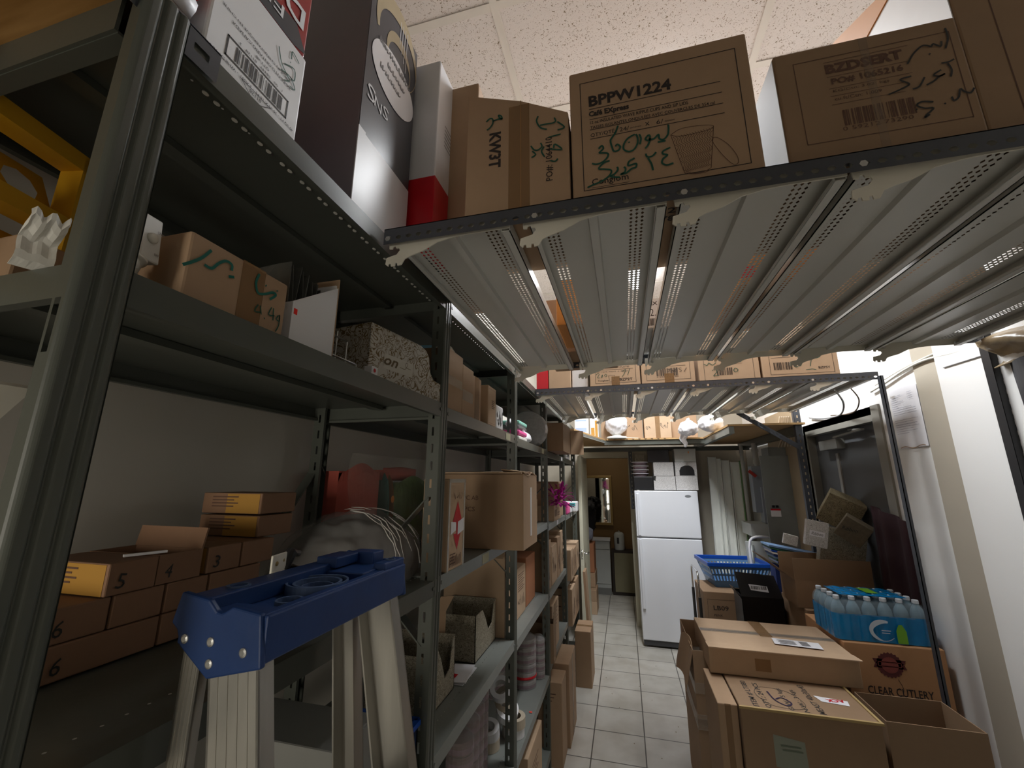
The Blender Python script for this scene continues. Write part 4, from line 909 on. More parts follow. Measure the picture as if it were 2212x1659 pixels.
# fourth bay eye-level: open brown carton jutting out
t = carton('brown open carton jutting far out of the fourth bay eye-level shelf', -.74, -.43, 3.14, 3.60, 1.962, 2.175, KD, open_=dict(front=None, back=None, left=None, right=None))
q = MB(); R = Matrix.Translation((.155, .22, 0)) @ Matrix.Rotation(-.9, 4, 'Z'); q.box(0, .004, 0, .13, .0, .205, R); q.build('flap', K, t)
t = thing('magazine_stack', 'stack of black and white printed packets at the end of the fifth bay shelf', 'packets', (-.62, 4.25, 1.955))
q = MB(); q.box(-.10, .08, -.15, .15, 0, .06); q.build('pack_body', WHITEB, t)
q = MB(); draw(q, (.0805, -.15, 0), (0, 1, 0), (0, 0, 1), (1, 0, 0), [('s', p, .008) for p in scribble(.02, .01, .26, .045, 41, 7)]); q.build('black_print', BLACKM, t)

# ---- first bay, lower shelf: flat kraft boxes against the wall (x = front face)
Z3 = 1.4735
gk = 'small brown boxes stacked on the lower shelf of the nearest bay'
KF = kraft('red_kraft', (.24, .135, .08))
def flat(label, y0, y1, k, num=None, patch=True, x1=-.78, dx=.17, hh=.048, open_=None):
    z = Z3+k*.0495
    pr = []
    if patch: pr.append(('front', YPR, 'yellow_patch', [('r', .072, .001, .165, hh-.002)]))
    lines = [('r', .03, hh*.78-i*.007, .105-.012*(i % 2), hh*.78-i*.007+.0028) for i in range(4)]
    if patch: pr.append(('front', INKB, 'printed_lines', lines))
    if num: pr.append(('right', BLACKM, 'marker_number', [('t', num, .012, .010, .012, .022, -8)]))
    return carton(label, x1-dx, x1, y0, y1, z, z+hh, KF, group=gk, prints=pr, open_=open_, name='small_box')
flat('small brown box marked 7, at the near end of the bottom row', .37, .444, 0, '7')
flat('small brown box marked 6 in the bottom row, second from the near end', .447, .60, 0, '6')
flat('small brown box third in the bottom row behind the ladder top', .603, .75, 0)
flat('small brown box with a bright yellow end, nearest in the middle row', .44, .520, 1, '6')
flat('small brown box with scuffed tape, second in the middle row', .523, .600, 1)
flat('small brown box with white scratches, third in the middle row', .603, .680, 1)
flat('small brown box fourth in the middle row, behind the white latch plate', .683, .80, 1)
flat('small brown box marked 5 with yellow printed end, top row nearest', .505, .578, 2, '5', x1=-.775)
flat('small brown box with its flap standing up, top row', .582, .660, 2, '4', patch=False, open_=dict(left=None, right=None, front=None, back=10))
flat('small brown box marked 3, in the top row right of the open one', .672, .745, 2, '3')
flat('small brown box at the far end of the top row', .748, .83, 2)
flat('small yellow-ended box, lower of the pair stacked above the far end', .80, .90, 3, x1=-.80, hh=.046)
flat('small yellow-ended box, topmost of the pair at the far end', .80, .905, 4, x1=-.80, hh=.046)
q = MB(); q.bar((-.81, .545, Z3+.151), (-.79, .60, Z3+.151), .006, .004); tag(q.build('card_strip', WHITEB), 'thin white card strip lying on the small box marked 5', 'card')
# shrink-wrapped bale and bright bag at the far end of that shelf
t = thing('wrapped_bale', 'rounded dark bale wrapped in glossy clear film beside the small boxes', 'bale', (-.78, 1.13, Z3), rz=.0)
q = MB(); q.grid(lambda u, v: (-.16+.30*(.5+.5*math.sin(PI*(v-.5)))-.0, -.20+.42*u, .155*math.sin(PI*min(.5, .02+v*.52))*math.sin(PI*(.08+.84*u))**.5*1.15), 22, 14)
B = MB(); n1, n2 = 22, 14
B.grid(lambda u, v: (.17*math.cos(PI*v)*(.55+.45*math.sin(PI*u)), -.22+.46*u, .175*math.sin(PI*v)**.7*(math.sin(PI*(.06+.88*u))**.55)), n1, n2)
o = B.build('bale_body', mat('mesh_goods', (.10, .085, .075), .5, var=.4, scale=50, stretch=(1, 6, 1)), t, smooth=True)
B2 = MB(); B2.grid(lambda u, v: (.182*math.cos(PI*v)*(.55+.45*math.sin(PI*u)), -.23+.48*u, .187*math.sin(PI*v)**.7*(math.sin(PI*(.06+.88*u))**.55)), 34, 22)
o = B2.build('clear_film', CLEAR, t, smooth=True); crumple(o, .035, 1)
q = MB(); rr = random.Random(12)
def balept(u, v, k=1.05): return Vector((.182*k*math.cos(PI*v)*(.55+.45*math.sin(PI*u)), -.23+.48*u, .187*k*math.sin(PI*v)**.7*(math.sin(PI*(.06+.88*u))**.55)))
for k in range(22):
    u0, v0 = rr.uniform(.35, .95), rr.uniform(.12, .55); du, dv = rr.uniform(-.05, .12), -rr.uniform(.08, .26)
    q.tube([balept(u0+du*i/5+.008*math.sin(i*2+k), max(.03, v0+dv*i/5)) for i in range(6)], [.0004, .0013, .0016, .0013, .001, .0004], 5)
q.build('film_crease_glints', mat('film_crease_glint', (.75, .72, .68), .2), t)  # highlights along the film's creases, painted as thin pale tubes
t = thing('fabric_bag', 'clear bag of pink, teal and green fabric standing against the left wall', 'bag of fabric', (-.93, 1.30, Z3))
def cush(x0, x1, y0, y1, z0, z1, m_, nm):
    q = MB(); q.grid(lambda u, v: (x1-.03+.03*math.sin(PI*u)*math.sin(PI*v)**.4, y0+(y1-y0)*u, z0+(z1-z0)*v*(1-.06*math.cos(6*u))), 14, 10)
    q.box(x0, x1-.03, y0, y1, z0, z1-.012); return q.build(nm, m_, t, smooth=False)
cush(-.09, .04, -.08, .165, 0, .315, PINKF, 'pink_fabric'); cush(-.09, .045, .17, .21, 0, .285, TEALF, 'teal_fabric'); cush(-.09, .045, .215, .235, 0, .28, mat('rust_fabric', (.25, .10, .03), .9), 'rust_fabric'); cush(-.09, .06, .24, .55, 0, .275, GREENF, 'green_fabric'); cush(-.10, .02, .22, .50, .27, .325, PINKF, 'pink_fabric')
q = MB(); draw(q, (.047, .16, 0), (0, 1, 0), (0, 0, 1), (1, 0, 0), [('e', .05, .20, .012, .014)]); q.build('orange_dot', ORANGE, t)
q = MB(); q.grid(lambda u, v: (.075+.015*math.sin(11*u+6*v), -.10+.67*u, .01+.35*v), 26, 16); o = q.build('clear_film', mat('thin_clear_film', (.6, .58, .5), .15, alpha=.16, bump=1, bscale=14), t, smooth=True)
# ---- second bay, shelf at 1.475
t = carton('tall narrow taped box with a red double arrow on its front', -.62, -.532, 1.245, 1.385, 1.476, 1.752, KL)
q = MB(); draw(q, (.0443, -.07, 0), (0, 1, 0), (0, 0, 1), (1, 0, 0), [('p', [(.075, .205), (.118, .135), (.082, .135), (.082, .105), (.105, .105), (.075, .055), (.045, .105), (.068, .105), (.068, .135), (.032, .135)])]); q.build('red_arrow', RED, t)
q = MB(); draw(q, (.0450, -.07, 0), (0, 1, 0), (0, 0, 1), (1, 0, 0), [('p', [(.02, .105), (.062, .115), (.062, .140), (.02, .145)]), ('p', [(.078, .10), (.13, .11), (.13, .15), (.078, .14)])]); q.build('white_label', PAPER, t)
q = MB(); draw(q, (.0446, -.07, 0), (0, 1, 0), (0, 0, 1), (1, 0, 0), print_lines(.02, .045, .045, 4, .009, .003)+[('r', .02+.011*k, .01, .024+.011*k, .035+.004*(k % 3)) for k in range(9)]+[('s', p, .002) for p in scribble(.04, .21, .07, .025, 3, 4)]); q.build('printed_text', INKB, t)
q = MB(); q.box(.0442, .0452, -.07, -.058, 0, .276); q.box(.0442, .0452, .058, .07, 0, .276); q.box(.0442, .0452, -.07, .07, .264, .276); q.build('clear_tape', mat('shiny_tape', (.7, .66, .6), .15, alpha=.6), t)
t = carton('big brown carton with ragged open flaps jutting out over the aisle from the second bay', -.76, -.398, 1.69, 1.96, 1.477, 1.770, K, tape='none', open_=dict(front=-84, back=-86, left=None, right=None))
q = MB(); q.grid(lambda u, v: (.183-.10*v, -.13+.26*u, .296+.008*math.sin(9*u+2)+.012*v), 14, 2); q.build('ragged_flap', KL, t, solid=.003)
q = MB(); q.box(-.18, .175, -.150, -.11, .297, .303); q.build('flap', KL, t)
q = MB(); q.box(.1812, .1822, -.010, .020, .04, .24); q.build('pale_tape', mat('pale_tape', (.58, .52, .47), .3), t)
q = MB(); draw(q, (-.131, -.1351, 0), (1, 0, 0), (0, 0, 1), (0, -1, 0), [('t', '20-PC AB', .02, .19, .10, .018), ('t', 'PCS', .06, .145, .045, .018)]); q.build('printed_text', INKB, t)
# ---- second bay, shelf at 1.02
Z4 = 1.0215
def ribbon_box(label, loc, w, d, hh, rz=0, cutf=.45):
    t = thing('ribbon_box', label, 'box', loc, rz=rz)
    q = MB()
    q.prism([(-d/2, 0), (d/2, 0), (d/2, hh), (d*.40, hh*.92), (d*.30, hh*cutf), (d*.12, hh*(cutf-.08)), (-.05*d, hh*.78), (-.18*d, hh), (-d/2, hh)], (w/2, 0, 0), (0, 1, 0), (0, 0, 1), (-1, 0, 0), .003)
    q.box(-w/2, -w/2+.003, -d/2, d/2, 0, hh); q.box(-w/2, w/2, -d/2, -d/2+.003, 0, hh); q.box(-w/2, w/2, d/2-.003, d/2, 0, hh); q.box(-w/2, w/2, -d/2, d/2, 0, .003)
    q.build('box_body', FLORS, t); return t
ribbon_box('scroll-pattern box with a torn open front, nearer of two on the second bay lower shelf', (-.74, 1.47, Z4), .22, .22, .175)
ribbon_box('scroll-pattern box with a torn open front, farther of two on the second bay lower shelf', (-.735, 1.93, Z4), .22, .28, .175, cutf=.5)
q = MB(); q.box(-.02, .02, -.0, .004, 0, .24); q.prism([(-.02, 0), (.02, 0), (.05, .05), (.0, .05)], (0, .0, .24), (1, 0, 0), (0, .25, .97), (0, 1, 0), .004)
o = q.build('cardboard_flap', K, loc=(-.70, 1.60, Z4)); o.rotation_euler = (0, 0, .5); tag(o, 'folded strip of brown cardboard standing between the two torn scroll boxes', 'cardboard')
q = MB()
for k, (a, mm) in enumerate(((0, 0), (.12, 0))): q.box(-.04, .04, -.075, .075, .006*k, .006*k+.004, Matrix.Rotation(a, 4, 'Z'))
o = q.build('magazine', PAPER, loc=(-.645, 1.68, Z4)); tag(o, 'loose white and red leaflets lying in front of the torn scroll boxes', 'leaflets')
q = MB(); draw(q, (-.05, -.07, .012), (1, 0, 0), (0, 1, 0), (0, 0, 1), [('r', .02, .02, .05, .05)]); q.build('red_print', RED, o)
carton('tan printed carton behind the knee brace at the end of the second bay lower shelf', -.90, -.585, 2.085-.0, 2.30-.12, 1.003+.02, 1.40, KL, prints=[('front', INKB, 'printed_text', [('e', .1, .3, .02, .03)])], open_=dict(front=120, back=None, left=None, right=None))
# ---- third bay 1.46 shelf: mostly hidden behind the big carton
carton('pink and white packet behind the third shelf post at the level of the big carton', -.70, -.575, 2.52, 2.66, 1.462, 1.72, PINKP)
t = carton('small shallow carton beside the pink packet on the third bay shelf', -.8, -.6, 2.70, 2.98, 1.462, 1.62, K)
# ---- third bay, 1.0 shelf
Z5 = 1.0015
carton('tan printed carton on the third bay middle shelf, nearest the post', -.86, -.605, 2.40, 2.62, Z5, 1.26, KL, prints=[('right', INKB, 'printed_text', print_lines(.03, .22, .15, 8, .012, .004)+[('s', p, .003) for p in scribble(.03, .05, .16, .06, 61, 6)])])
carton('plain reddish-brown carton on the third bay middle shelf', -.86, -.610, 2.66, 2.92, Z5, 1.28, KR)
carton('slim brown carton behind the reddish carton on the third bay middle shelf', -.84, -.64, 2.93, 2.99, Z5, 1.27, K)
# ---- third bay, 0.515 shelf: cups, wrapped stacks, tape rolls
Z6 = .5165
def stack_cups(label, c, r, n, m_, grp, h1=.045):
    t = thing('wrapped_cup_stack', label, 'cups', c, group=grp)
    q = MB()
    for k in range(n): q.lathe([(r*.90, k*h1), (r, k*h1+.004), (r, k*h1+h1*.8), (r*.93, k*h1+h1*.97)], n=18)
    q.build('tin_stack', m_, t)
    q = MB(); q.lathe([(r*1.02, 0), (r*1.03, h1*n), (r*.6, h1*n+.02)], n=18); q.build('clear_wrap', CLEAR, t)
    q = MB()
    for k in range(n): q.lathe([(r*1.005, k*h1+.008), (r*1.005, k*h1+h1*.55)], n=18)
    q.build('printed_labels', mat('purple_label', (.14, .05, .08), .4, var=.5, scale=60), t)
    return t
gc = 'wrapped tins on the third bay low shelf'
WT = mat('tin_grey', (.25, .22, .22), .3)
stack_cups('big clear-wrapped round stack with a red base band on the third bay low shelf', (-.665, 2.83, Z6), .075, 6, WT, gc)
stack_cups('purple-labelled stack of tins at the front right corner of the third bay low shelf', (-.60, 2.96, Z6), .042, 5, WT, gc)
stack_cups('purple-labelled stack of tins at the left behind the big wrapped stack', (-.80, 2.66, Z6), .06, 5, WT, gc)
q = MB(); q.lathe([(.077, 0), (.079, .006), (.077, .014)], n=24); tag(q.build('red_band', RED, loc=(-.665, 2.83, Z6+.055)), 'red band around the foot of the big wrapped stack', 'band')
def roll(label, c, r, w, m_, tilt=(0, 0, 0), inner=.6):
    q = MB(); n = 28; base = 0
    pr = [(r*inner, 0), (r, 0), (r, w), (r*inner, w)]
    for rr_, z in pr:
        for k in range(n): q.v.append((rr_*math.cos(2*PI*k/n), rr_*math.sin(2*PI*k/n), z))
    for i in range(4):
        j = (i+1) % 4
        for k in range(n): q.f.append((i*n+k, i*n+(k+1) % n, j*n+(k+1) % n, j*n+k)); q.m.append(0)
    o = q.build('tape_roll', m_, loc=c); o.rotation_euler = tilt
    return tag(o, label, 'tape roll', 'rolls of tape heaped on the third bay low shelf')
TR = mat('masking_tape', (.50, .43, .33), .5)
for k, (dx, dy, dz, mm, ti, lab) in enumerate(((0, 0, 0, WHITEB, (0, 0, 0), 'white tape roll lying flat at the bottom of the heap of rolls'), (.005, .0, .042, TR, (.05, 0, 0), 'beige tape roll lying on the flat white roll'), (-.03, -.02, .095, WHITEB, (.5, .3, 0), 'tilted white tape roll above the beige one'), (-.04, .0, .14, TR, (.9, .2, 0), 'beige tape roll standing on edge in the heap'), (-.06, -.02, .19, WHITEB, (.7, -.2, .4), 'topmost white tape roll of the heap'), (-.09, -.13, .0, TR, (0, 0, 0), 'beige tape roll at the left of the heap by the post'), (-.09, -.13, .05, WHITEB, (.25, 0, 0), 'white tape roll resting on the left beige roll'))):
    roll(lab, (-.600+dx, 2.32+dy, Z6+dz), .055, .042, mm, ti)
q = MB(); draw(q, (-.60, 2.50, .5172), (1, 0, 0), (0, 1, 0), (0, 0, 1), [('p', [(.035, .03), (.05, .035), (.045, .05), (.03, .045)])]); tag(q.build('red_sticker', mat('coral_sticker', (.85, .10, .07))), 'small coral sticker on the third bay low shelf', 'sticker')
carton('tan carton on the bottom shelf of the third bay below the tape rolls', -.80, -.535, 2.36, 2.72, .11, .40, KL, prints=[('right', INKB, 'printed_text', print_lines(.1, .2, .15, 5, .02, .006))])
# second bay 0.52 shelf: dark cans
for k in range(4):
    stack_cups(['dark red can stack behind the third shelf post, nearest', 'dark red can stack, second behind the third post', 'brown can stack beside the third post on the second bay low shelf', 'dark can stack at the back of the second bay low shelf'][k], (-.63-.02*k, 1.66+.12*k, .5215), .05, 7, mat('dark_can', (.08, .02, .02), .4), 'dark cans on the second bay low shelf')
# ---- fourth bay
t = carton('open brown carton holding magenta flowers in the fourth bay', -.80, -.532, 3.28, 3.62, 1.442, 1.555, KL, open_=dict(front=None, back=5, left=5, right=None), prints=[('right', INKB, 'printed_text', [('b', .03, .03, .12, .05), ('r', .18, .03, .28, .035), ('r', .18, .05, .28, .055)])])
carton('tall brown carton standing behind the magenta flowers', -.86, -.55, 3.66, 3.90, 1.442, 1.735, K, prints=[('right', RED, 'red_mark', [('f', .06, .12, .14, .16, .004)])])
rr = random.Random(4)
t = thing('flower_bunch', 'bunch of magenta artificial flowers spilling from the open carton', 'flowers', (-.515, 3.42, 1.60))
q = MB()
for k in range(80):
    a = rr.uniform(0, 2*PI); e = rr.uniform(-.5, 1.2); r0 = rr.uniform(.02, .05); L_ = rr.uniform(.05, .10)
    d = Vector((math.cos(a)*math.cos(e), 1.4*math.sin(a)*math.cos(e), math.sin(e))).normalized(); s_ = d.cross(Vector((0, 0, 1))); s_ = s_.normalized() if s_.length > .1 else Vector((1, 0, 0)); c = Vector((rr.uniform(-.03, .03), rr.uniform(-.12, .12), rr.uniform(-.05, .05)))+d*r0
    p = [c, c+d*L_*.4+s_*.012, c+d*L_*.8+s_*.009-Vector((0, 0, .006)), c+d*L_-Vector((0, 0, .014)), c+d*L_*.8-s_*.009-Vector((0, 0, .006)), c+d*L_*.4-s_*.012]
    q.face(p)
q.build('petals', MAG, t, solid=.0015)
q = MB()
for k in range(7): a = k*.9; q.tube([(0, 0, 0), (.02*math.cos(a), .03*math.sin(a), .09), (.03*math.cos(a), .04*math.sin(a), .12)], [.004, .004, .001], 5)
q.build('stems', mat('dried_stem', (.35, .25, .08)), t)
q = MB(); q.box(-.05, .0, -.03, .03, 0, .14); tag(q.build('white_packet', WHITEB, loc=(-.66, 3.66, 1.735)), 'white labelled packet standing on the tall carton of the fourth bay', 'packet') if 0 else None
Z7 = .9915
for k, (y0, y1, h_, mm, lab) in enumerate(((3.06, 3.22, .33, K, 'tall brown carton nearest the post on the fourth bay middle shelf'), (3.25, 3.50, .27, KL, 'tan printed carton second on the fourth bay middle shelf'), (3.53, 3.68, .30, K, 'brown printed carton third on the fourth bay middle shelf'), (3.71, 3.84, .33, KL, 'light carton at the far end of the fourth bay middle shelf'))):
    carton(lab, -.84, -.55, y0, y1, Z7, Z7+h_, mm, prints=[('right', INKB, 'printed_text', [('s', p, .006) for p in scribble(.02, .05, (y1-y0)*.75, h_*.6, 70+k, 5)])])
carton('tan carton with handwriting on the fourth bay low shelf', -.82, -.545, 3.20, 3.50, .561, .87, KL, prints=[('right', INKB, 'printed_text', print_lines(.04, .25, .2, 6, .02, .006))])
carton('open brown carton on the fourth bay low shelf near the post', -.78, -.515, 3.06, 3.17, .561, .80, KD, open_=dict(front=None, back=None, left=None, right=5))
carton('large brown carton standing on the floor against the fourth bay, nearer of two', -.62, -.46, 3.02, 3.22, 0, .47, K, prints=[('front', INKB, 'printed_text', print_lines(.02, .4, .1, 3, .02, .006))])
carton('large brown carton standing on the floor against the fourth bay, farther of two', -.62, -.44, 3.235, 3.60, 0, .50, K, tape='right')
# ---- fifth bay and the end of the run
carton('tall narrow brown carton on the floor beside the fifth bay', -.50, -.36, 4.10, 4.42, 0, .44, K, tape='top')
for k, (y0, y1, z0, h_, mm, lab) in enumerate(((3.98, 4.16, .8715, .26, KL, 'tan printed carton on the fifth bay middle shelf, nearest'), (4.19, 4.42, .8715, .24, K, 'brown printed carton on the fifth bay middle shelf, second'), (4.46, 4.66, .8715, .26, KL, 'tan printed carton on the fifth bay middle shelf, farthest'), (4.0, 4.25, .5015, .30, KL, 'printed carton on the fifth bay low shelf, nearer of two'), (4.28, 4.55, .5015, .31, K, 'printed carton on the fifth bay low shelf, farther of two'))):
    carton(lab, -.80, -.50, y0, y1, z0, z0+h_, mm, prints=[('right', INKB, 'printed_text', [('s', p, .007) for p in scribble(.02, .04, (y1-y0)*.75, h_*.6, 90+k, 5)]), ('front', INKB, 'printed_lines', print_lines(.05, h_*.8, .15, 5, .03, .008))])
q = MB(); q.box(-.012, .012, -.10, .10, 0, .85); o = q.build('flattened_cardboard', K, loc=(-.40, 4.62, 0)); o.rotation_euler = (0, -.05, .0); tag(o, 'flattened brown cardboard sheet leaning at the end of the shelving beside the door', 'cardboard')
t = thing('gift_items', 'pink and white gift items heaped on the fifth bay shelf', 'gift items', (-.58, 4.30, 1.433))
q = MB(); q.box(-.05, .05, -.22, -.05, 0, .10); q.build('pink_box', PINKP, t, bevel=.01)
q = MB(); q.box(-.06, .06, -.03, .12, 0, .06); q.box(-.04, .10, .10, .26, 0, .10); q.build('white_box', WHITEB, t, bevel=.01)
q = MB(); q.lathe([(.03, 0), (.03, .03)], (.06, .05, .06), 12); q.build('teal_lid', mat('teal_plastic', (.02, .35, .35)), t)
o = bag('grey plastic-wrapped bundle on top of the fifth bay low cartons', (-.62, 4.12, .805), .05, 44, CLEAR)
# ---- low shelf of first bay seen between the ladder legs
t = thing('plastic_bin', 'blue plastic bin on the low shelf behind the ladder', 'bin', (-.655, 1.075, 1.022))
q = MB(); a, b_, h_ = .095, .085, .10
for x0, x1, y0, y1 in ((-a, -a+.006, -b_, b_), (a-.006, a, -b_, b_), (-a, a, -b_, -b_+.006), (-a, a, b_-.006, b_)): q.box(x0, x1, y0, y1, 0, h_)
q.box(-a, a, -b_, b_, 0, .005); q.build('bin_body', mat('navy_bin_plastic', (.005, .015, .06), .5), t)
q = MB()
for x0, x1, y0, y1 in ((-a-.008, -a+.008, -b_, b_), (a-.008, a+.008, -b_, b_), (-a, a, -b_-.008, -b_+.008), (-a, a, b_-.008, b_+.008)): q.box(x0, x1, y0, y1, h_, h_+.012)
q.build('bin_rim', BLUEB, t)
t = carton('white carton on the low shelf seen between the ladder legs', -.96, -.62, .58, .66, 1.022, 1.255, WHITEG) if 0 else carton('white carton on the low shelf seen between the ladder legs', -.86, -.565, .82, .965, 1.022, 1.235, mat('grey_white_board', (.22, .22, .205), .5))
# ------------------------------------------------------------------ stepladder
t = thing('stepladder', 'aluminium stepladder with a blue plastic top cap, in front of the nearest shelves', 'ladder', (-.42, .58, 0))
def L(x, y, z): return (x+.42, y-.58, z)
END = [(-.518, 1.618), (-.476, 1.612), (-.462, 1.600), (-.454, 1.599), (-.440, 1.607), (-.400, 1.602), (-.392, 1.548), (-.464, 1.531), (-.510, 1.561), (-.517, 1.577), (-.527, 1.584)]
q = MB()
for y in (.420, .732):
    q.prism([(x+.42, z) for x, z in END], (0, y-.58, 0), (1, 0, 0), (0, 0, 1), (0, 1, 0), .008)
q.box(.018, .026, -.155, .155, 1.550, 1.600)                    # front skirt
q.box(-.100, -.094, -.155, .155, 1.560, 1.612)                  # rear skirt
q.box(-.098, .022, -.155, .155, 1.584, 1.589)                   # tray floor
q.box(.008, .022, -.155, .155, 1.589, 1.601); q.box(-.098, -.062, -.155, .155, 1.589, 1.612)
q.box(-.062, .008, -.155, -.115, 1.588, 1.598); q.box(-.062, .008, .05, .155, 1.588, 1.603)
q.box(.0, .022, .09, .155, 1.598, 1.611); q.box(-.07, -.02, .12, .155, 1.60, 1.622); q.box(-.09, -.05, .06, .12, 1.605, 1.622)
q.build('top_cap', BLUEP, t, bevel=.0022)
q = MB()
def ringm(cx, cy, r0, r1, z0, z1, n=36):
    b = len(q.v)
    for r, z in ((r0, z0), (r0, z1), (r1, z1), (r1, z0)):
        for k in range(n): q.v.append((cx+r*math.cos(2*PI*k/n), cy+r*math.sin(2*PI*k/n), z))
    for i in range(4):
        j = (i+1) % 4
        for k in range(n): q.f.append((b+i*n+k, b+i*n+(k+1) % n, b+j*n+(k+1) % n, b+j*n+k)); q.m.append(0)
for a_ in ((-.028, -.01, .030, .034, 1.588, 1.6015), (-.028, -.01, .020, .022, 1.588, 1.597), (-.028, -.01, .040, .043, 1.588, 1.603), (-.005, -.09, .014, .017, 1.588, 1.599), (-.078, -.10, .010, .014, 1.611, 1.614), (.012, .125, .006, .008, 1.610, 1.613)):
    q = MB(); ringm(*a_); q.build('tray_ring', DUST, t)
q = MB()
for x, z in ((-.502, 1.569), (-.464, 1.569), (-.462, 1.547), (-.417, 1.5625)):
    q.lathe([(.0052, 0), (.0050, .0012), (.003, .0022)], L(x, .4200, z), 18, Matrix.Rotation(PI/2, 4, 'X'))
q.build('rivet', BOLT, t, smooth=False)
def rail_(x0, z0, y, w, sl, sy, name, ny=1, dpt=.026):
    """aluminium channel rail, web facing the end, flange facing the aisle"""
    q = MB(); zt, zb = z0, .02
    f = lambda x, yy, z: L(x+sl*(zt-z), yy+sy*(zt-z), z)
    def plate(a, b, ya, yb):
        q.add([f(a, ya, zt), f(b, ya, zt), f(b, yb, zt), f(a, yb, zt), f(a, ya, zb), f(b, ya, zb), f(b, yb, zb), f(a, yb, zb)], [(0, 1, 2, 3), (7, 6, 5, 4), (0, 4, 5, 1), (1, 5, 6, 2), (2, 6, 7, 3), (3, 7, 4, 0)])
    plate(x0, x0+w, y, y+.0025*ny)
    plate(x0, x0+.003, y, y+dpt*ny); plate(x0+w-.003, x0+w, y, y+dpt*ny)
    for k in range(1, 5): plate(x0+w*k/5-.0006, x0+w*k/5+.0006, y-.0008*ny, y)
    q.build(name, ALU, t)
rail_(-.481, 1.575, .432, .070, .185, -.02, 'front_rail', dpt=.022); rail_(-.515, 1.588, .432, .027, .02, -.02, 'rear_rail', dpt=.012)
rail_(-.478, 1.585, .728, .068, .20, .02, 'front_rail', -1); rail_(-.524, 1.590, .728, .042, .10, .02, 'rear_rail', -1)
for k in range(5):
    z = 1.275-.29*k; x = -.44+.19*(1.575-z); q = MB(); q.box(.0+x+.42-.035, x+.42+.045, .432-.58-.05*(1.58-z)+.004, .728-.58+.05*(1.58-z)-.004, z-.022, z); q.build('step', ALU, t, bevel=.002)
t = thing('latch_plate', 'cream plastic latch plate with two screws and a nail, behind the ladder top', 'latch', (-.555, .605, 1.6), rz=.25)
q = MB(); q.box(-.002, .002, -.020, .022, -.03, .030); q.build('plate', CREAM, t, bevel=.0015)
q = MB(); q.lathe([(.0028, 0), (.0028, .001)], (.002, -.008, .016), 10, Matrix.Rotation(PI/2, 4, 'Y')); q.lathe([(.0028, 0), (.0028, .001)], (.002, .013, .018), 10, Matrix.Rotation(PI/2, 4, 'Y')); q.build('screw', mat('brass_screw', (.35, .25, .1), .4, metal=.5), t)
q = MB(); q.tube([(.004, -.055, -.002), (.004, -.015, .004)], [.0006, .0022], 8); q.build('nail', CREAM, t)
q = MB(); q.tube([(.0, .022, .0), (.0, .040, .026), (.005, .055, .022)], [.006, .010, .006], 8); q.build('black_clamp', BLACK, t); o = t.children[-1]; crumple(o, .01, 2)

# ------------------------------------------------------------------ right side: stacked cartons
def panel_print(t, w, d, h, face, ink, items, nm='printed_text', off=0):
    o_, a_, b_, n_ = face_frame(face, w, d, h); o_ = Vector(o_)+Vector(n_)*off
    q = MB(); draw(q, o_, a_, b_, n_, items); return q.build(nm, ink, t)
t = carton('large brown carton with stencilled lettering and an ACK sticker on its top', .430, .945, 2.235, 2.70, 0, .80, KD)
w, d, h = .515, .465, .80
panel_print(t, w, d, h, 'top', mat('stencil_ink', (.04, .035, .03)), [('t', 'ITEM # LT080', .085, .025, .24, .026, 90, .01), ('t', 'QTY.: 24 PCS', .135, .025, .23, .026, 90, .01), ('t', 'G.W.: 5 kgs', .225, .025, .20, .026, 90, .01), ('t', 'N.W.: 3 kgs', .280, .025, .20, .026, 90, .01), ('t', 'MEAST 40x30x43', .335, .025, .26, .026, 90, .01), ('s', [(.10, .12), (.14, .05), (.24, .04), (.28, .10), (.24, .2), (.14, .22), (.10, .17), (.10, .12)], .0022)])
panel_print(t, w, d, h, 'top', mat('marker_purple', (.02, .01, .04)), [('s', [(.155, .18), (.165, .10), (.20, .06), (.225, .09), (.20, .13), (.17, .11)], .007)], 'marker_writing', .0008)
panel_print(t, w, d, h, 'top', PAPER, [('p', [(.345, .19), (.47, .17), (.46, .125), (.36, .14)])], 'white_sticker', .0012)
panel_print(t, w, d, h, 'top', RED, [('t', 'ACK', .455, .178, .075, .026, 188, .03)], 'red_lettering', .002)
panel_print(t, w, d, h, 'front', mat('green_grey_label', (.26, .28, .22), .35), [('p', [(.115, .60), (.235, .585), (.23, .70), (.115, .715)])], 'shipping_label')
panel_print(t, w, d, h, 'front', mat('label_ink', (.14, .17, .12)), [('r', .14, .675, .215, .681), ('r', .145, .660, .22, .666)], 'printed_text', .001)
q = MB(); q.box(-w/2-.004, w/2+.006, -d/2-.006, -d/2+.004, h-.003, h+.006); q.box(w/2-.004, w/2+.006, -d/2, d/2, h-.003, h+.005); q.build('lid_edge', mat('frayed_board', (.42, .30, .13), .8), t)
q = MB(); q.box(-w/2-.0012, -w/2, -.06, .0, 0, .79); q.build('packing_tape', TAPEC, t)
# open empty carton at the front right
carton('open empty brown carton at the lower right beside the stencilled carton', .975, 1.305, 2.270, 2.520, 0, .80, KD, open_=dict(front=None, back=None, left=None, right=None))
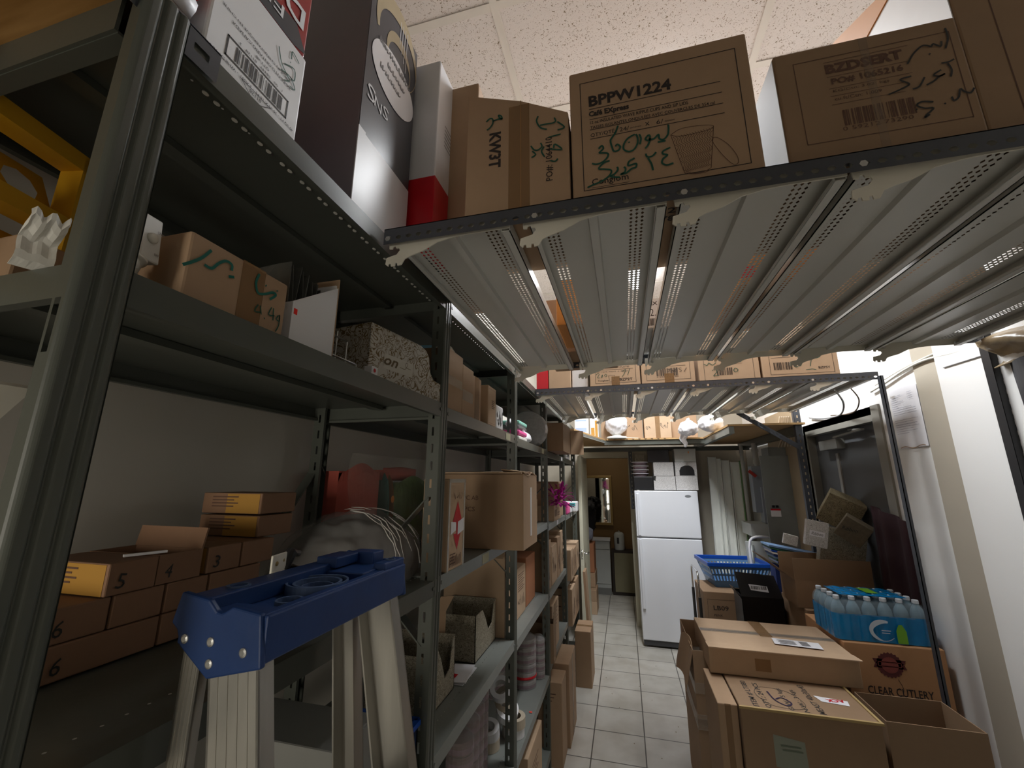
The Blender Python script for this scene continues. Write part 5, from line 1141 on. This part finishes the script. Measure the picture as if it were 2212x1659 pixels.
# flat box on top
t = carton('flat tan carton with a white address label, lying on top of the right-hand pile', .370, 1.030, 2.55, 3.02, .802, .925, KL, tape='none')
w, d, h = .66, .47, .123
q = MB(); q.box(-w/2, w/2, -.005, .045+.0, h, h+.0010); q.build('packing_tape', TAPEC, t)
q = MB(); q.box(-.03, .03, -.02, d/2, h+.001, h+.002); q.build('packing_tape', TAPE, t)
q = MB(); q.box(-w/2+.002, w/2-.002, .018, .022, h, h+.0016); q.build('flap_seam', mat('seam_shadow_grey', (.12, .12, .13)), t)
q = MB(); R = Matrix.Translation((0, -d/2, h)) @ Matrix.Rotation(math.radians(-4), 4, 'X'); q.box(-w/2-.004, w/2+.0, -.035, .055, .001, .005, R); q.build('raised_flap', KL, t)
panel_print(t, w, d, h, 'top', PAPER, [('p', [(.335, .10), (.545, .075), (.555, .165), (.345, .185)])], 'address_label', .006)
panel_print(t, w, d, h, 'top', INK, [('r', .36+.004*(k % 3), .105+.008*k, .44, .1075+.008*k) for k in range(8)]+[('r', .46, .10+.008*k, .50, .103+.008*k) for k in range(8)], 'printed_text', .0075)
panel_print(t, w, d, h, 'front', KIN, [('r', .21, .03, .28, .085)], 'dark_stamp')
panel_print(t, w, d, h, 'front', INKB, [('t', 'PAPER BOWLS', .36, .085, .09, .010), ('t', '500 PCS', .38, .06, .06, .008)], 'printed_text') if 0 else None
carton('brown carton under the flat tan carton, mostly hidden', .46, .93, 2.72, 3.05, 0, .798, K)
# crumpled tall carton leaning at the aisle side
t = carton('crumpled open brown carton bound with clear tape, at the aisle side of the pile', .315, .425, 2.75, 3.30, 0, .83, K, open_=dict(front=None, back=None, left=None, right=None))
q = MB(); q.grid(lambda u, v: (-.055-.05*v+.01*math.sin(7*u), -.27+.5*u, .82-.20*v+.03*math.sin(5*u)), 12, 4); q.build('flap', K, t, solid=.004)
q = MB()
for z in (.45, .47, .62): q.box(-.058, .057, -.278, .277, z, z+.05)
q.build('clear_tape', TAPEC, t)
t = carton('tall narrow brown carton taped at its edges, between the crumpled carton and the stencilled carton', .345, .425, 2.26, 2.62, 0, .795, K, tape='front')
# cutlery carton
t = carton('brown carton printed CLEAR CUTLERY with a round dark red seal, under the bottled water', 1.04, 1.465, 2.72, 3.20, 0, .948, kraft('orange_kraft', (.44, .235, .115)))
w, d, h = .425, .48, .948
panel_print(t, w, d, h, 'front', INK, [('t', 'CLEAR CUTLERY', .075, .725, .270, .036, 0, .012), ('t', 'FORK', .185, .665, .08, .034, 0, .012), ('s', [(.21, .80), (.225, .76), (.215, .72)], .002)])
sp = [(.185+(.058 if k % 2 else .052)*math.cos(2*PI*k/44), .860+(.058 if k % 2 else .052)*math.sin(2*PI*k/44)) for k in range(44)]
panel_print(t, w, d, h, 'front', mat('seal_dark_red', (.10, .02, .02)), [('p', sp), ('p', [(.115, .845), (.255, .845), (.245, .865), (.255, .885), (.115, .885), (.125, .865)])], 'round_seal', .0006)
panel_print(t, w, d, h, 'front', mat('seal_lighter_red', (.22, .05, .04)), [('e', .185, .860, .036, .036), ('f', .135, .852, .235, .874, .003)], 'round_seal', .0016)
panel_print(t, w, d, h, 'front', mat('seal_dark_red', (.10, .02, .02)), [('t', 'CLASSIC', .148, .8565, .072, .014, 0, .01)], 'seal_lettering', .0028) if 0 else None
# bottled water pack
t = thing('water_bottle_pack', 'shrink-wrapped pack of water bottles with blue film on the CLEAR CUTLERY carton', 'bottled water', (1.235, 2.88, .9485))
for i in range(6):
    for j in range(4):
        q = MB(); x = -.175+.070*i; y = -.105+.070*j
        q.lathe([(.026, 0), (.031, .006), (.032, .02), (.0305, .05), (.032, .08), (.0305, .11), (.032, .135), (.029, .155), (.018, .178), (.0125, .187), (.0125, .193)], (x, y, 0), 16); o = q.build('bottle', WATERB, t, smooth=True)
        q = MB(); q.lathe([(.0140, .190), (.0145, .193), (.0140, .206), (.012, .208)], (x, y, 0), 14); q.build('bottle_cap', mat('bottle_cap_plastic', (.55, .60, .66), .3), o)
def wrapx(u, e):     # outline of the pack, rounded rectangle following the bottles
    pass
q = MB(); Wd, Dd = .212, .142
def outline(f, grow=0, n=6, r=.035):
    """point on the rounded rectangle at fraction f (0..1) starting front-left going right"""
    P_ = []; 
    a, b_ = Wd+grow, Dd+grow
    for cx, cy, a0 in ((-a+r, -b_+r, 180), (a-r, -b_+r, 270), (a-r, b_-r, 0), (-a+r, b_-r, 90)):
        for k in range(n+1):
            t_ = math.radians(a0+90*k/n); P_.append((cx+r*math.cos(t_), cy+r*math.sin(t_)))
    P_.append(P_[0]); Ls = [0]
    for p0, p1 in zip(P_, P_[1:]): Ls.append(Ls[-1]+math.dist(p0, p1))
    s_ = f*Ls[-1]
    for k in range(len(Ls)-1):
        if s_ <= Ls[k+1]+1e-9:
            g = (s_-Ls[k])/max(1e-9, Ls[k+1]-Ls[k]); return (P_[k][0]+(P_[k+1][0]-P_[k][0])*g, P_[k][1]+(P_[k+1][1]-P_[k][1])*g)
    return P_[-1]
q.grid(lambda u, v: (*outline(u, .003*math.sin(u*2*PI*18)*(1 if v > .1 else .3)), .004+.124*v), 150, 6); q.build('blue_film', FILM, t, smooth=True)
q = MB(); q.grid(lambda u, v: (*[c*(1-.10*v**3) for c in outline(u, .002*math.sin(u*2*PI*18))], .122+.070*v), 150, 6); q.build('clear_film', FILMC, t, smooth=True)
q = MB(); q.grid(lambda u, v: (-.15+.30*u, -.09+.20*v, .2085+.003*math.sin(u*26)*math.sin(v*18)), 20, 14); q.build('top_film', FILM, t, smooth=True)
q = MB(); q.box(-.0, .055, -.03, .08, .2115, .2125); q.build('lime_label', LIME, t)
q = MB(); C_ = swirl(.205-.0, .058, .058, .050, .016, 60, 320); draw(q, (-Wd, -Dd-.004, .004), (1, 0, 0), (0, 0, 1), (0, -1, 0), C_+[('r', .20, .045, .235, .049), ('r', .20, .056, .24, .060)]); q.build('swoosh_print', mat('pale_print', (.50, .58, .66), .3), t)
q = MB(); draw(q, (-Wd, -Dd-.005, .004), (1, 0, 0), (0, 0, 1), (0, -1, 0), [('p', [(.262, .004), (.305, .004), (.305, .060), (.298, .075), (.290, .090), (.276, .090), (.268, .075), (.262, .060)])]); q.build('bottle_print', LIME, t)
# ------------------------------------------------------------------ right side: things behind the pile
t = carton('brown carton printed LB09 under the blue shopping basket', .616, 1.05, 4.26, 4.72, 0, .80, KD, prints=[('front', INK, 'printed_text', [('t', 'LB09', .075, .655, .12, .036, 0, .012), ('t', 'PENK', .075, .605, .07, .018), ('f', .03, .3, .42, .74, .002)])])
t = thing('shopping_basket', 'blue and clear plastic basket with slotted sides on the LB09 carton', 'basket', (.945, 4.62, .802), rz=.12)
q = MB(); nh, bw, bd, tw_, td = .20, .20, .15, .27, .21
def bs(a, b, c, d_, n1, n2, side, fx):
    a, b, c, d_ = map(Vector, (a, b, c, d_)); 
    for i in range(n1):
        for j in range(n2):
            P = lambda u, v: (a*(1-u)+b*u)*(1-v)+(d_*(1-u)+c*u)*v
            u0, u1, v0, v1 = i/n1, (i+1)/n1, .25+.6*j/n2, .25+.6*(j+1)/n2
            um, vm = (u1-u0)*(1-fx)/2, (v1-v0)*.14
            q.add([P(u0, v0), P(u1, v0), P(u1, v1), P(u0, v1), P(u0+um, v0+vm), P(u1-um, v0+vm), P(u1-um, v1-vm), P(u0+um, v1-vm)], [(0, 1, 5, 4), (1, 2, 6, 5), (2, 3, 7, 6), (3, 0, 4, 7)])
    P = lambda u, v: (a*(1-u)+b*u)*(1-v)+(d_*(1-u)+c*u)*v
    q.face([P(0, 0), P(1, 0), P(1, .25), P(0, .25)]); q.face([P(0, .85), P(1, .85), P(1, 1), P(0, 1)])
cb = [(-bw, -bd, 0), (bw, -bd, 0), (bw, bd, 0), (-bw, bd, 0)]; ct = [(-tw_, -td, nh), (tw_, -td, nh), (tw_, td, nh), (-tw_, td, nh)]
for i in range(4):
    j = (i+1) % 4; bs(cb[i], cb[j], ct[j], ct[i], 17 if i % 2 == 0 else 10, 2, i, .55)
q.face(cb); q.build('basket_body', mat('basket_slots', (.10, .22, .42), .25, alpha=.9), t, solid=.003)
q = MB()
for i in range(4):
    j = (i+1) % 4; a, b = Vector(ct[i]), Vector(ct[j]); q.bar(a+(b-a).normalized()*-.006, b+(b-a).normalized()*.006, .018, .034)
q.build('basket_rim', BLUEB, t, bevel=.004)
t = thing('hand_truck', 'black folding hand truck handle standing beside the LB09 carton', 'hand truck', (.585, 4.24, 0), rz=PI/2)
q = MB(); q.tube([(0, 0, .10), (0, 0, .90), (.01, 0, .94), (.04, 0, .955), (.34, 0, .955), (.37, 0, .94), (.38, 0, .9), (.38, 0, .1)], .008, 8); q.build('handle_frame', CHROME, t, smooth=True)
q = MB(); q.tube([(0, 0, .10), (0, 0, .75)], .013, 8); q.tube([(.38, 0, .10), (.38, 0, .75)], .013, 8); q.build('side_tube', RUBBER, t)
t = thing('black_box', 'open black box with a white barcode label on its raised flap', 'box', (.915, 3.72, .60))
q = MB(); w, d, h = .27, .24, .33
q.box(-w/2, w/2, -d/2, -d/2+.004, 0, h); q.box(-w/2, w/2, d/2-.004, d/2, 0, h); q.box(-w/2, -w/2+.004, -d/2, d/2, 0, h); q.box(w/2-.004, w/2, -d/2, d/2, 0, h); q.box(-w/2, w/2, -d/2, d/2, 0, .004); q.build('box_body', BLACK, t)
q = MB(); q.prism([(-w/2, 0), (w/2, 0), (w/2-.03, .15), (-w/2-.02, .165)], (0, -d/2, h), (1, 0, 0), (0, .35, .94), (0, 1, 0), .004); q.build('flap', BLACK, t)
q = MB(); draw(q, (-w/2, -d/2, h), (1, 0, 0), Vector((0, .35, .94)), Vector((0, -.94, .35)), [('p', [(.06, .085), (.18, .075), (.185, .035), (.07, .045)])]); q.build('barcode_label', PAPER, t)
q = MB(); draw(q, (-w/2, -d/2-.001, h), (1, 0, 0), Vector((0, .35, .94)), Vector((0, -.94, .35)), [('b', .075, .052, .10, .022)]); q.build('barcode', INK, t)
q = MB(); q.prism([(-d/2, 0), (d/2, 0), (d/2, .06), (-d/2, .10)], (-w/2, 0, h-.02), (0, 1, 0), (-.5, 0, .8), (1, 0, 0), .004); q.build('flap', BLACK, t)
carton('dark brown carton supporting the open black box', .72, 1.045, 3.59, 3.98, 0, .598, KD)
t = carton('open brown carton with raised flaps behind the bottled water', 1.04, 1.475, 3.29, 3.57, .957, 1.12, KD, open_=dict(front=3, back=-2, left=52, right=None))
carton('dark carton under the open carton with raised flaps', 1.07, 1.485, 3.25, 3.70, 0, .955, KD)
t = thing('plate_stack', 'fan of blue, green and white paper plate packs sticking up behind the open carton', 'plates', (1.265, 3.80, 1.10))
for k in range(8):
    q = MB(); q.box(-.20, .20, -.10, .10, 0, .012, Matrix.Translation((-.006*k, 0, .019*k)) @ Matrix.Rotation(.26-.012*k, 4, 'Y')); q.build('plate_pack', [BLUEB, mat('pale_blue_card', (.18, .30, .50)), WHITEB, mat('deep_green_card', (.02, .09, .05)), mat('navy_card', (.01, .03, .16))][(k*3) % 5], t)
def polybox(label, c, rot, w, d, h, m_, parts=()):
    t = thing('ribbon_box', label, 'box', c, rot=rot); q = MB(); q.box(-w/2, w/2, -d/2, d/2, -h/2, h/2); q.build('box_body', m_, t, bevel=.002)
    for nm, mm, items, off in parts:
        q = MB(); draw(q, (-w/2, -d/2-off, -h/2), (1, 0, 0), (0, 0, 1), (0, -1, 0), items); q.build(nm, mm, t)
    return t
FLD = floral('dark_scroll_paper', (.24, .20, .12), (.09, .065, .03), 26, .52)
polybox('large tilted scroll-pattern box leaning in front of the dark steel door', (1.435, 3.46, 1.55), (.30, .50, -.30), .21, .13, .21, FLD)
polybox('scroll-pattern box with dark end printed Ribbon, in front of the large tilted box', (1.415, 3.29, 1.44), (.2, .62, -.35), .15, .10, .14, mat('brown_shade_paper', (.12, .095, .06), .6, var=.4, scale=60), [('printed_text', BLACKM, [('t', 'Ribbon', .02, .05, .08, .025, 20, .01, .3)], .0)])
polybox('scroll-pattern box standing upright behind the white Ribbon box', (1.395, 3.45, 1.31), (0, .22, -.2), .24, .12, .24, FLORS)
polybox('small white box with fine pattern and the word Ribbon, leaning by the plate packs', (1.226, 3.36, 1.405), (0, .20, -.10), .125, .05, .165, FLORW, [('plain_band', PAPER, [('r', .02, .065, .105, .10)], .0), ('printed_text', mat('grey_ink', (.2, .2, .2)), [('t', 'Ribbon', .03, .073, .065, .020, 0, .01, .3)], .001)])
polybox('small white patterned packet tucked behind the blue plate packs', (1.15, 3.62, 1.33), (0, .25, -.2), .09, .04, .07, FLORW)
# maroon cloth hanging by the door, dark cover on the near right
q = MB(); q.grid(lambda u, v: (1.475+.012*math.sin(u*12), 3.19-.33*u+.03*math.sin(v*5), .0+1.60*v*(1-.04*u)), 18, 12); tag(q.build('hanging_cloth', MAROON, solid=.01, smooth=True), 'very dark maroon cloth hanging beside the steel door', 'cloth')
q = MB(); q.grid(lambda u, v: (1.470+.025*math.sin(u*17+v*2), 2.03-.9*u, .0+2.20*v), 44, 12); tag(q.build('dark_cover', BCLOTH, solid=.006, smooth=True), 'black sheet hanging behind the near post at the right edge', 'sheet')
q = MB(); q.grid(lambda u, v: (1.45+.04*math.sin(u*9+v*5), 2.03-.9*u, 2.19+.11*v+.012*math.sin(u*13)), 30, 6); tag(q.build('poly_sheet', TANP, solid=.004, smooth=True), 'tan crinkled plastic sheet above the black sheet at the right edge', 'sheet')
# notice, cables
t = thing('notice_paper', 'printed white notice taped to the white wall beside the middle overhead rack', 'notice', (1.4985, 2.69, 2.09))
def U(u, v): return (0, .115-.235*u, -.165+.325*v)
q = MB(); q.grid(lambda u, v: (-.002-.004*math.sin(u*3)*v-.002*(1-v)**3, *U(u, v)[1:]), 8, 10); q.build('sheet', PAPER, t)
q = MB(); O = (-.009, .115, -.165); A = (0, -1, 0); its = []
for k in range(19):
    v = .285-.0115*k
    if 9 < k < 14: v -= .02
    wd = (.09, .07, .05, .10, .08, .05, .16, .19, .19, .19, .19, .15, .18, .12, .16, .19, .14, .17, .10)[k]
    its.append(('r', .02, v, .02+wd, v+.0016))
for k in range(4): its.append(('r', .16, .29-.011*k, .20, .2916-.011*k))
draw(q, O, A, (0, 0, 1), (-1, 0, 0), its); q.build('printed_lines', mat('faint_ink', (.25, .25, .32)), t)
q = MB(); q.box(-.010, -.004, .06, .095, .115, .128); q.build('tape_lump', TAPEC, t)
q = MB(); q.grid(lambda u, v: (-.010, .09-.2*u, -.165+.006*math.sin(u*9)+.004*v), 10, 1); q.build('torn_edge', KIN, t)
def cable(label, pts, r, m_):
    q = MB(); p = []
    P_ = [Vector(x) for x in pts]; P2 = [P_[0]]+P_+[P_[-1]]
    for i in range(1, len(P2)-2):
        a, b, c, d_ = P2[i-1:i+3]
        for j in range(6):
            s_ = j/6; p.append(.5*((2*b)+(-a+c)*s_+(2*a-5*b+4*c-d_)*s_*s_+(-a+3*b-3*c+d_)*s_**3))
    p.append(P_[-1]); q.tube(p, r, 8); return tag(q.build('cable', m_, smooth=True), label, 'cable')
cable('white cable sagging along the white wall below the near overhead rack', [(1.49, 2.05, 2.31), (1.485, 2.25, 2.32), (1.485, 2.45, 2.34), (1.485, 2.62, 2.33), (1.485, 2.80, 2.30), (1.485, 2.95, 2.28)], .006, WPLAST)
cable('second thinner white cable running above the first along the white wall', [(1.49, 2.00, 2.345), (1.488, 2.3, 2.355), (1.488, 2.6, 2.345), (1.488, 2.9, 2.31)], .004, WPLAST)
cable('thin grey wire crossing the white wall panel horizontally', [(1.477, 1.95, 2.26), (1.477, 2.15, 2.265), (1.477, 2.33, 2.27)], .003, mat('grey_wire', (.4, .4, .4)))
cable('grey cable looping down from the middle rack over the door header', [(1.30, 2.95, 2.30), (1.40, 3.10, 2.24), (1.48, 3.35, 2.20), (1.485, 3.6, 2.21), (1.485, 3.85, 2.25)], .006, mat('grey_wire', (.4, .4, .4)))
cable('brown cable hanging beside the grey cable over the door header', [(1.36, 2.90, 2.30), (1.44, 3.0, 2.24), (1.488, 3.2, 2.19), (1.488, 3.5, 2.215)], .004, mat('brown_wire', (.12, .08, .05)))
# electrical corner
t = thing('electrical_panel', 'tall grey electrical panel with its cover swung out, right of the leaning shelf sheets', 'electrical panel', (1.36, 4.42, 1.0))
q = MB(); q.box(-.11, .13, .02, .028, .08, .98); q.build('panel_cover', GALV, t)
q = MB(); q.box(-.02, .135, .06, .26, .10, 1.06); q.build('panel_box', GALV, t)
q = MB(); q.box(.134, .137, .018, .03, .1, .98); q.build('hinge_edge', STEELL, t)
q = MB(); q.box(-.075, .005, .012, .02, .43, .50); q.build('warning_label', PAPER, t)
q = MB(); q.box(-.075, .005, .010, .019, .485, .50); q.build('red_stripe', RED, t)
q = MB(); q.box(-.06, -.04, .008, .02, .51, .53); q.box(-.03, -.01, .008, .02, .51, .53); q.build('latch', BLACK, t)
t = thing('disconnect_switch', 'grey disconnect switch box with a red lever left of the electrical panel', 'switch box', (1.36, 4.95, 1.35))
q = MB(); q.box(-.06, .06, 0, .12, .08, .55); q.box(.0, .09, -.03, .08, -.02, .33); q.build('switch_box', mat('blue_grey_enamel', (.26, .29, .33), .4), t, bevel=.004)
q = MB(); q.bar((-.09, -.02, .50), (-.03, -.03, .44), .02, .03); q.build('red_lever', mat('red_lever_plastic', (.35, .02, .01)), t)
q = MB(); q.box(.05, .08, -.036, -.03, .06, .24); q.build('white_label', PAPER, t); q = MB(); q.box(.052, .078, -.038, -.034, .15, .20); q.build('red_label', RED, t)
for k, (x, y, r) in enumerate(((1.37, 5.0, .028), (1.30, 5.25, .018))):
    q = MB(); q.tube([(x, y, 1.45 if k == 0 else 0), (x, y, 2.14)], r, 12)
    for z in (1.93, 2.05): q.tube([(x, y, z), (x, y, z+.03)], r*1.25, 12)
    tag(q.build('conduit_pipe', mat('conduit_grey', (.40, .40, .38), .45), smooth=False), ['thick grey conduit rising above the disconnect switch', 'thin grey conduit behind the thick one'][k], 'pipe')
q = MB(); q.box(1.22, 1.44, 4.90, 5.25, 1.20, 1.32); tag(q.build('cable_trough', PVC), 'pale grey metal trough below the disconnect switch', 'trough')
q = MB(); q.tube([(1.14, 4.7, .9), (1.13, 4.7, 1.16), (1.16, 4.7, 1.215), (1.25, 4.7, 1.225), (1.34, 4.72, 1.215)], .013, 12); o = q.build('wrapped_pipe', WBAG, smooth=True); crumple(o, .012, 1); tag(o, 'bent pipe wrapped in white plastic above the blue basket', 'pipe')
q = MB(); q.tube([(1.18, 4.80, .6), (1.18, 4.80, 1.13)], .022, 12); tag(q.build('steel_pipe', GALV, smooth=True), 'upright shiny pipe below the wrapped pipe bend', 'pipe')
for k in range(5):
    x = 1.405+.018*k; cable(['beige cable bundle strand nearest the post', 'second beige cable in the bundle above the electrical panel', 'middle beige cable in the bundle above the electrical panel', 'fourth beige cable in the bundle above the electrical panel', 'beige cable in the bundle nearest the wall'][k], [(x-.01, 4.36-.02*k, 2.05), (x+.01, 4.30, 2.15), (x-.005, 4.28, 2.24), (x, 4.25, 2.32)], .007, mat('beige_cable', (.42, .36, .28)))
q = MB(); q.box(1.488, 1.499, 4.07, 4.95, .8, 2.4); tag(q.build('plywood_backboard', mat('aged_backboard', (.35, .28, .19), .7)), 'aged beige backboard behind the cables and electrical panel', 'backboard')
bag('crumpled grey plastic beside the black box', (1.13, 4.05, .70), .06, 51, CLEAR)
q = MB(); q.box(1.06, 1.095, 3.73, 3.85, 0, 1.13); tag(q.build('navy_card_box', mat('navy_card', (.01, .03, .16))), 'dark blue card box left of the open carton with raised flaps', 'box')
q = MB(); q.box(1.14, 1.47, 4.80, 4.86, .30, 1.16); tag(q.build('white_board', PVC), 'pale board standing behind the basket under the grey trough', 'board')
PALE = mat('pale_sheet_paint', (.80, .82, .77), .4)
# spare shelf sheets leaning on the back wall
for k, (x, w_, mm, lab) in enumerate(((.93, .095, PALE, 'putty shelf sheet leaning next to the fridge, leftmost of the leaning sheets'), (1.02, .055, PALE, 'narrow putty shelf sheet, second of the leaning sheets'), (1.08, .085, PALE, 'putty shelf sheet, third of the leaning sheets'), (1.175, .10, PALE, 'pale perforated shelf sheet beside the green-edged one'))):
    t = thing('leaning_shelf_sheet', lab, 'shelf panel', (x, 5.40, .02), group='spare shelf sheets leaning by the fridge', rot=(-.10, .035, 0))
    q = MB(); q.box(0, w_, 0, .004, 0, 2.02-.02*k); q.box(0, .006, -.03, 0, 0, 2.02-.02*k); q.box(w_-.006, w_, -.02, .0, 0, 2.02-.02*k); q.build('sheet', mm, t)
    if k == 3:
        q = MB(); q.perf((0, -.001, .1), (1, 0, 0), (0, 0, 1), .02, 1.8, 1, 80, 'slot', .4, .4); q.build('pierced_strip', CREAM, t)
        q = MB(); q.box(w_, w_+.006, -.055, .004, 0, 1.97); q.build('green_edge', GREENP, t)
tag(MB().build('x', PVC), 'x', 'x') if 0 else None
# ------------------------------------------------------------------ fridge and the boxes on it
t = thing('refrigerator', 'white top-freezer refrigerator beside the doorway', 'refrigerator', (.45, 5.18, 0))
q = MB(); q.box(-.34, .335, .06, .62, .02, 1.625); q.build('cabinet', ENAMEL, t, bevel=.006)
q = MB(); q.box(-.343, .34, 0, .058, 1.125, 1.632); q.build('freezer_door', ENAMEL, t, bevel=.008); fd = t.children[-1]
q = MB(); q.box(-.343, .34, 0, .058, .07, 1.112); q.build('fridge_door', ENAMEL, t, bevel=.008); rd = t.children[-1]
q = MB(); q.box(-.335, .335, .01, .05, .02, .066); q.build('kick_grille', mat('dark_grille', (.05, .05, .055)), t)
q = MB(); q.box(-.325, -.295, -.022, 0, 1.14, 1.60); q.build('door_handle', ENAMEL, fd, bevel=.004)
q = MB(); q.box(-.325, -.295, -.022, 0, .38, 1.10); q.build('door_handle', ENAMEL, rd, bevel=.004)
q = MB(); q.lathe([(.034, 0), (.032, .002)], (.235, 0, 1.575), 24, Matrix.Diagonal((1, 1, .42, 1)) @ Matrix.Rotation(PI/2, 4, 'X')); q.build('oval_badge', mat('badge_metal', (.35, .37, .40), .25, metal=.6), fd)
q = MB(); q.box(-.31, -.285, 0, .04, 1.632, 1.64); q.build('hinge_cap', WPLAST, t)
ZF = 1.641
t = carton('black card box at the left on top of the fridge', .11, .325, 5.22, 5.46, ZF, 1.79, BLACK)
carton('white scroll-pattern box with a nicked corner, bottom middle on the fridge', .332, .570, 5.22, 5.46, ZF, 1.795, FLORW, prints=[('front', BLACKM, 'dark_nick', [('p', [(.0, .155), (.0, .11), (.02, .10), (.03, .155)])])])
carton('white scroll-pattern box bottom right on the fridge', .575, .810, 5.22, 5.46, ZF, 1.797, FLORW)
carton('white scroll-pattern box on the nicked box, middle row on the fridge', .340, .562, 5.22, 5.45, 1.797, 1.955, FLORW)
t = carton('white scroll-pattern box with an arched black window, middle right on the fridge', .578, .812, 5.22, 5.45, 1.799, 1.957, FLORW)
q = MB(); draw(q, (-.117, -.115, 0), (1, 0, 0), (0, 0, 1), (0, -1, 0), [('p', [(.045, .005), (.205, .005), (.205, .06), (.185, .10), (.15, .118), (.11, .118), (.065, .10), (.045, .06)])]); q.build('arched_window', BLACK, t)
t = carton('plain white lidded box at the top right of the boxes on the fridge', .582, .812, 5.22, 5.44, 1.959, 2.105, PVC)
q = MB(); draw(q, (-.115, -.11, 0), (1, 0, 0), (0, 0, 1), (0, -1, 0), [('r', .15, .095, .16, .12)]); q.build('orange_sticker', ORANGE, t)
q = MB(); q.box(-.118, .118, -.113, .113, .120, .148); q.build('box_lid', PVC, t)
q = MB(); q.box(.285, .525, 5.24, 5.44, 1.957, 2.10); o = q.build('acrylic_case', GLASSB, bevel=.003); tag(o, 'smoked clear acrylic case on the middle scroll-pattern box', 'case')
carton('small patterned box standing behind the food containers on the fridge', .15, .26, 5.46, 5.56, ZF, 2.06, FLORS)
for k in range(4):
    q = MB(); z = 1.792+.045*k; q.lathe([(.075, 0), (.090, .028), (.098, .030), (.098, .036), (.09, .038)], n=26)
    o = q.build('food_container', mat('frosted_container', (.30, .22, .25), .2, alpha=.7), loc=(.195, 5.34, z)); tag(o, ['bottom', 'second lowest', 'third', 'topmost'][k]+' round container with white rim stacked on the black box', 'container', 'round lidded containers on the fridge')
    q = MB(); q.lathe([(.096, .029), (.100, .031), (.100, .037), (.05, .040)], n=26); q.build('white_lid', mat('glossy_white_lid', (.85, .85, .88), .1), o)
# ------------------------------------------------------------------ back room beyond the doorway
t = thing('mirror', 'gilt-framed mirror hanging on the brown wall of the back room', 'mirror', (-.44, 7.40, 1.42))
q = MB()
for x0, x1, z0, z1 in ((-.23, -.19, -.40, .40), (.19, .23, -.40, .40), (-.19, .19, .36, .40), (-.19, .19, -.40, -.36)): q.box(x0, x1, -.02, .01, z0, z1)
q.build('frame', BRASS, t, bevel=.004)
q = MB(); q.box(-.19, .19, -.006, -.002, -.36, .36); q.build('mirror_glass', MIRROR, t)
t = thing('base_cabinet', 'white base cabinet in the back room', 'cabinet', (-.42, 7.20, 0))
q = MB(); q.box(-.15, .14, 0, .2, .10, .80); q.build('cabinet_body', PVC, t); q = MB(); q.box(-.148, .138, -.015, 0, .16, .66); q.build('door', PVC, t, bevel=.003); q = MB(); q.box(-.148, .138, -.015, 0, .67, .79); q.build('drawer', PVC, t, bevel=.003)
q = MB(); q.box(-.30, .15, -.03, .2, .80, .83); q.build('countertop', WHITEB, t); q = MB(); q.box(-.15, .14, .0, .1, 0, .10); q.build('plinth', mat('grey_plinth', (.2, .2, .19)), t)
t = thing('small_cabinet', 'cream low cabinet with dark edges beside the white base cabinet', 'cabinet', (-.05, 7.22, 0))
q = MB(); q.box(-.21, .40, 0, .18, .0, .66); q.build('cabinet_body', mat('dark_wood', (.03, .022, .016)), t); q = MB(); q.box(-.17, .38, -.012, 0, .05, .62); q.build('door', mat('olive_cream_panel', (.22, .20, .12), .5), t)
t = thing('thermo_pot', 'white electric thermo pot on the cream low cabinet', 'kettle', (-.13, 7.30, .66))
q = MB(); q.lathe([(.075, 0), (.08, .01), (.082, .22), (.07, .25), (.05, .265)], n=22); q.build('pot_body', PVC, t, smooth=True)
q = MB(); q.box(-.035, .0, -.086, -.078, .10, .19); q.build('display', BLACK, t)
q = MB(); q.tube([(-.07, 0, .2), (0, -.02, .29), (.07, 0, .2)], .006, 8); q.build('handle', PVC, t)
for k, (x0, x1, y0, y1, z0, z1, mm, lab) in enumerate(((-.56, -.44, 6.15, 6.5, 0, .16, KL, 'brown carton on the floor just inside the back room'), (-.62, -.44, 6.15, 6.5, .162, .30, K, 'carton second from the floor just inside the back room'), (-.70, -.46, 6.3, 6.7, .302, .48, K, 'carton third up in the pile inside the back room'), (-.72, -.47, 6.35, 6.7, .482, .86, KR, 'dark red-brown carton topmost in the back room pile'))):
    carton(lab, x0, x1, y0, y1, z0, z1, mm)
t = thing('coat_pile', 'dark coats hanging at the left inside the back room', 'coats', (-.58, 6.62, .975))
q = MB(); q.lathe([(.10, 0), (.13, .1), (.15, .3), (.12, .42), (.05, .48)], n=18); o = q.build('black_coat', BCLOTH, t, smooth=True); crumple(o, .1, 2)
q = MB(); q.lathe([(.06, 0), (.08, .05), (.08, .15), (.03, .18)], (.02, -.15, -.08), n=14); o = q.build('striped_cloth', mat('grey_cloth', (.25, .26, .32), .8, var=.5, scale=30), t, smooth=True)
# floor crumbs
q = MB(); rr = random.Random(3)
for k in range(16):
    x, y = rr.uniform(-.3, .4), rr.uniform(2.6, 4.9); s_ = rr.uniform(.002, .004); q.box(x-s_, x+s_, y-s_, y+s_, 0, .002)
o = q.build('floor_crumbs', mat('crumb', (.34, .28, .2))); tag(o, 'small crumbs and scraps scattered over the tiled floor', 'debris', kind='stuff')
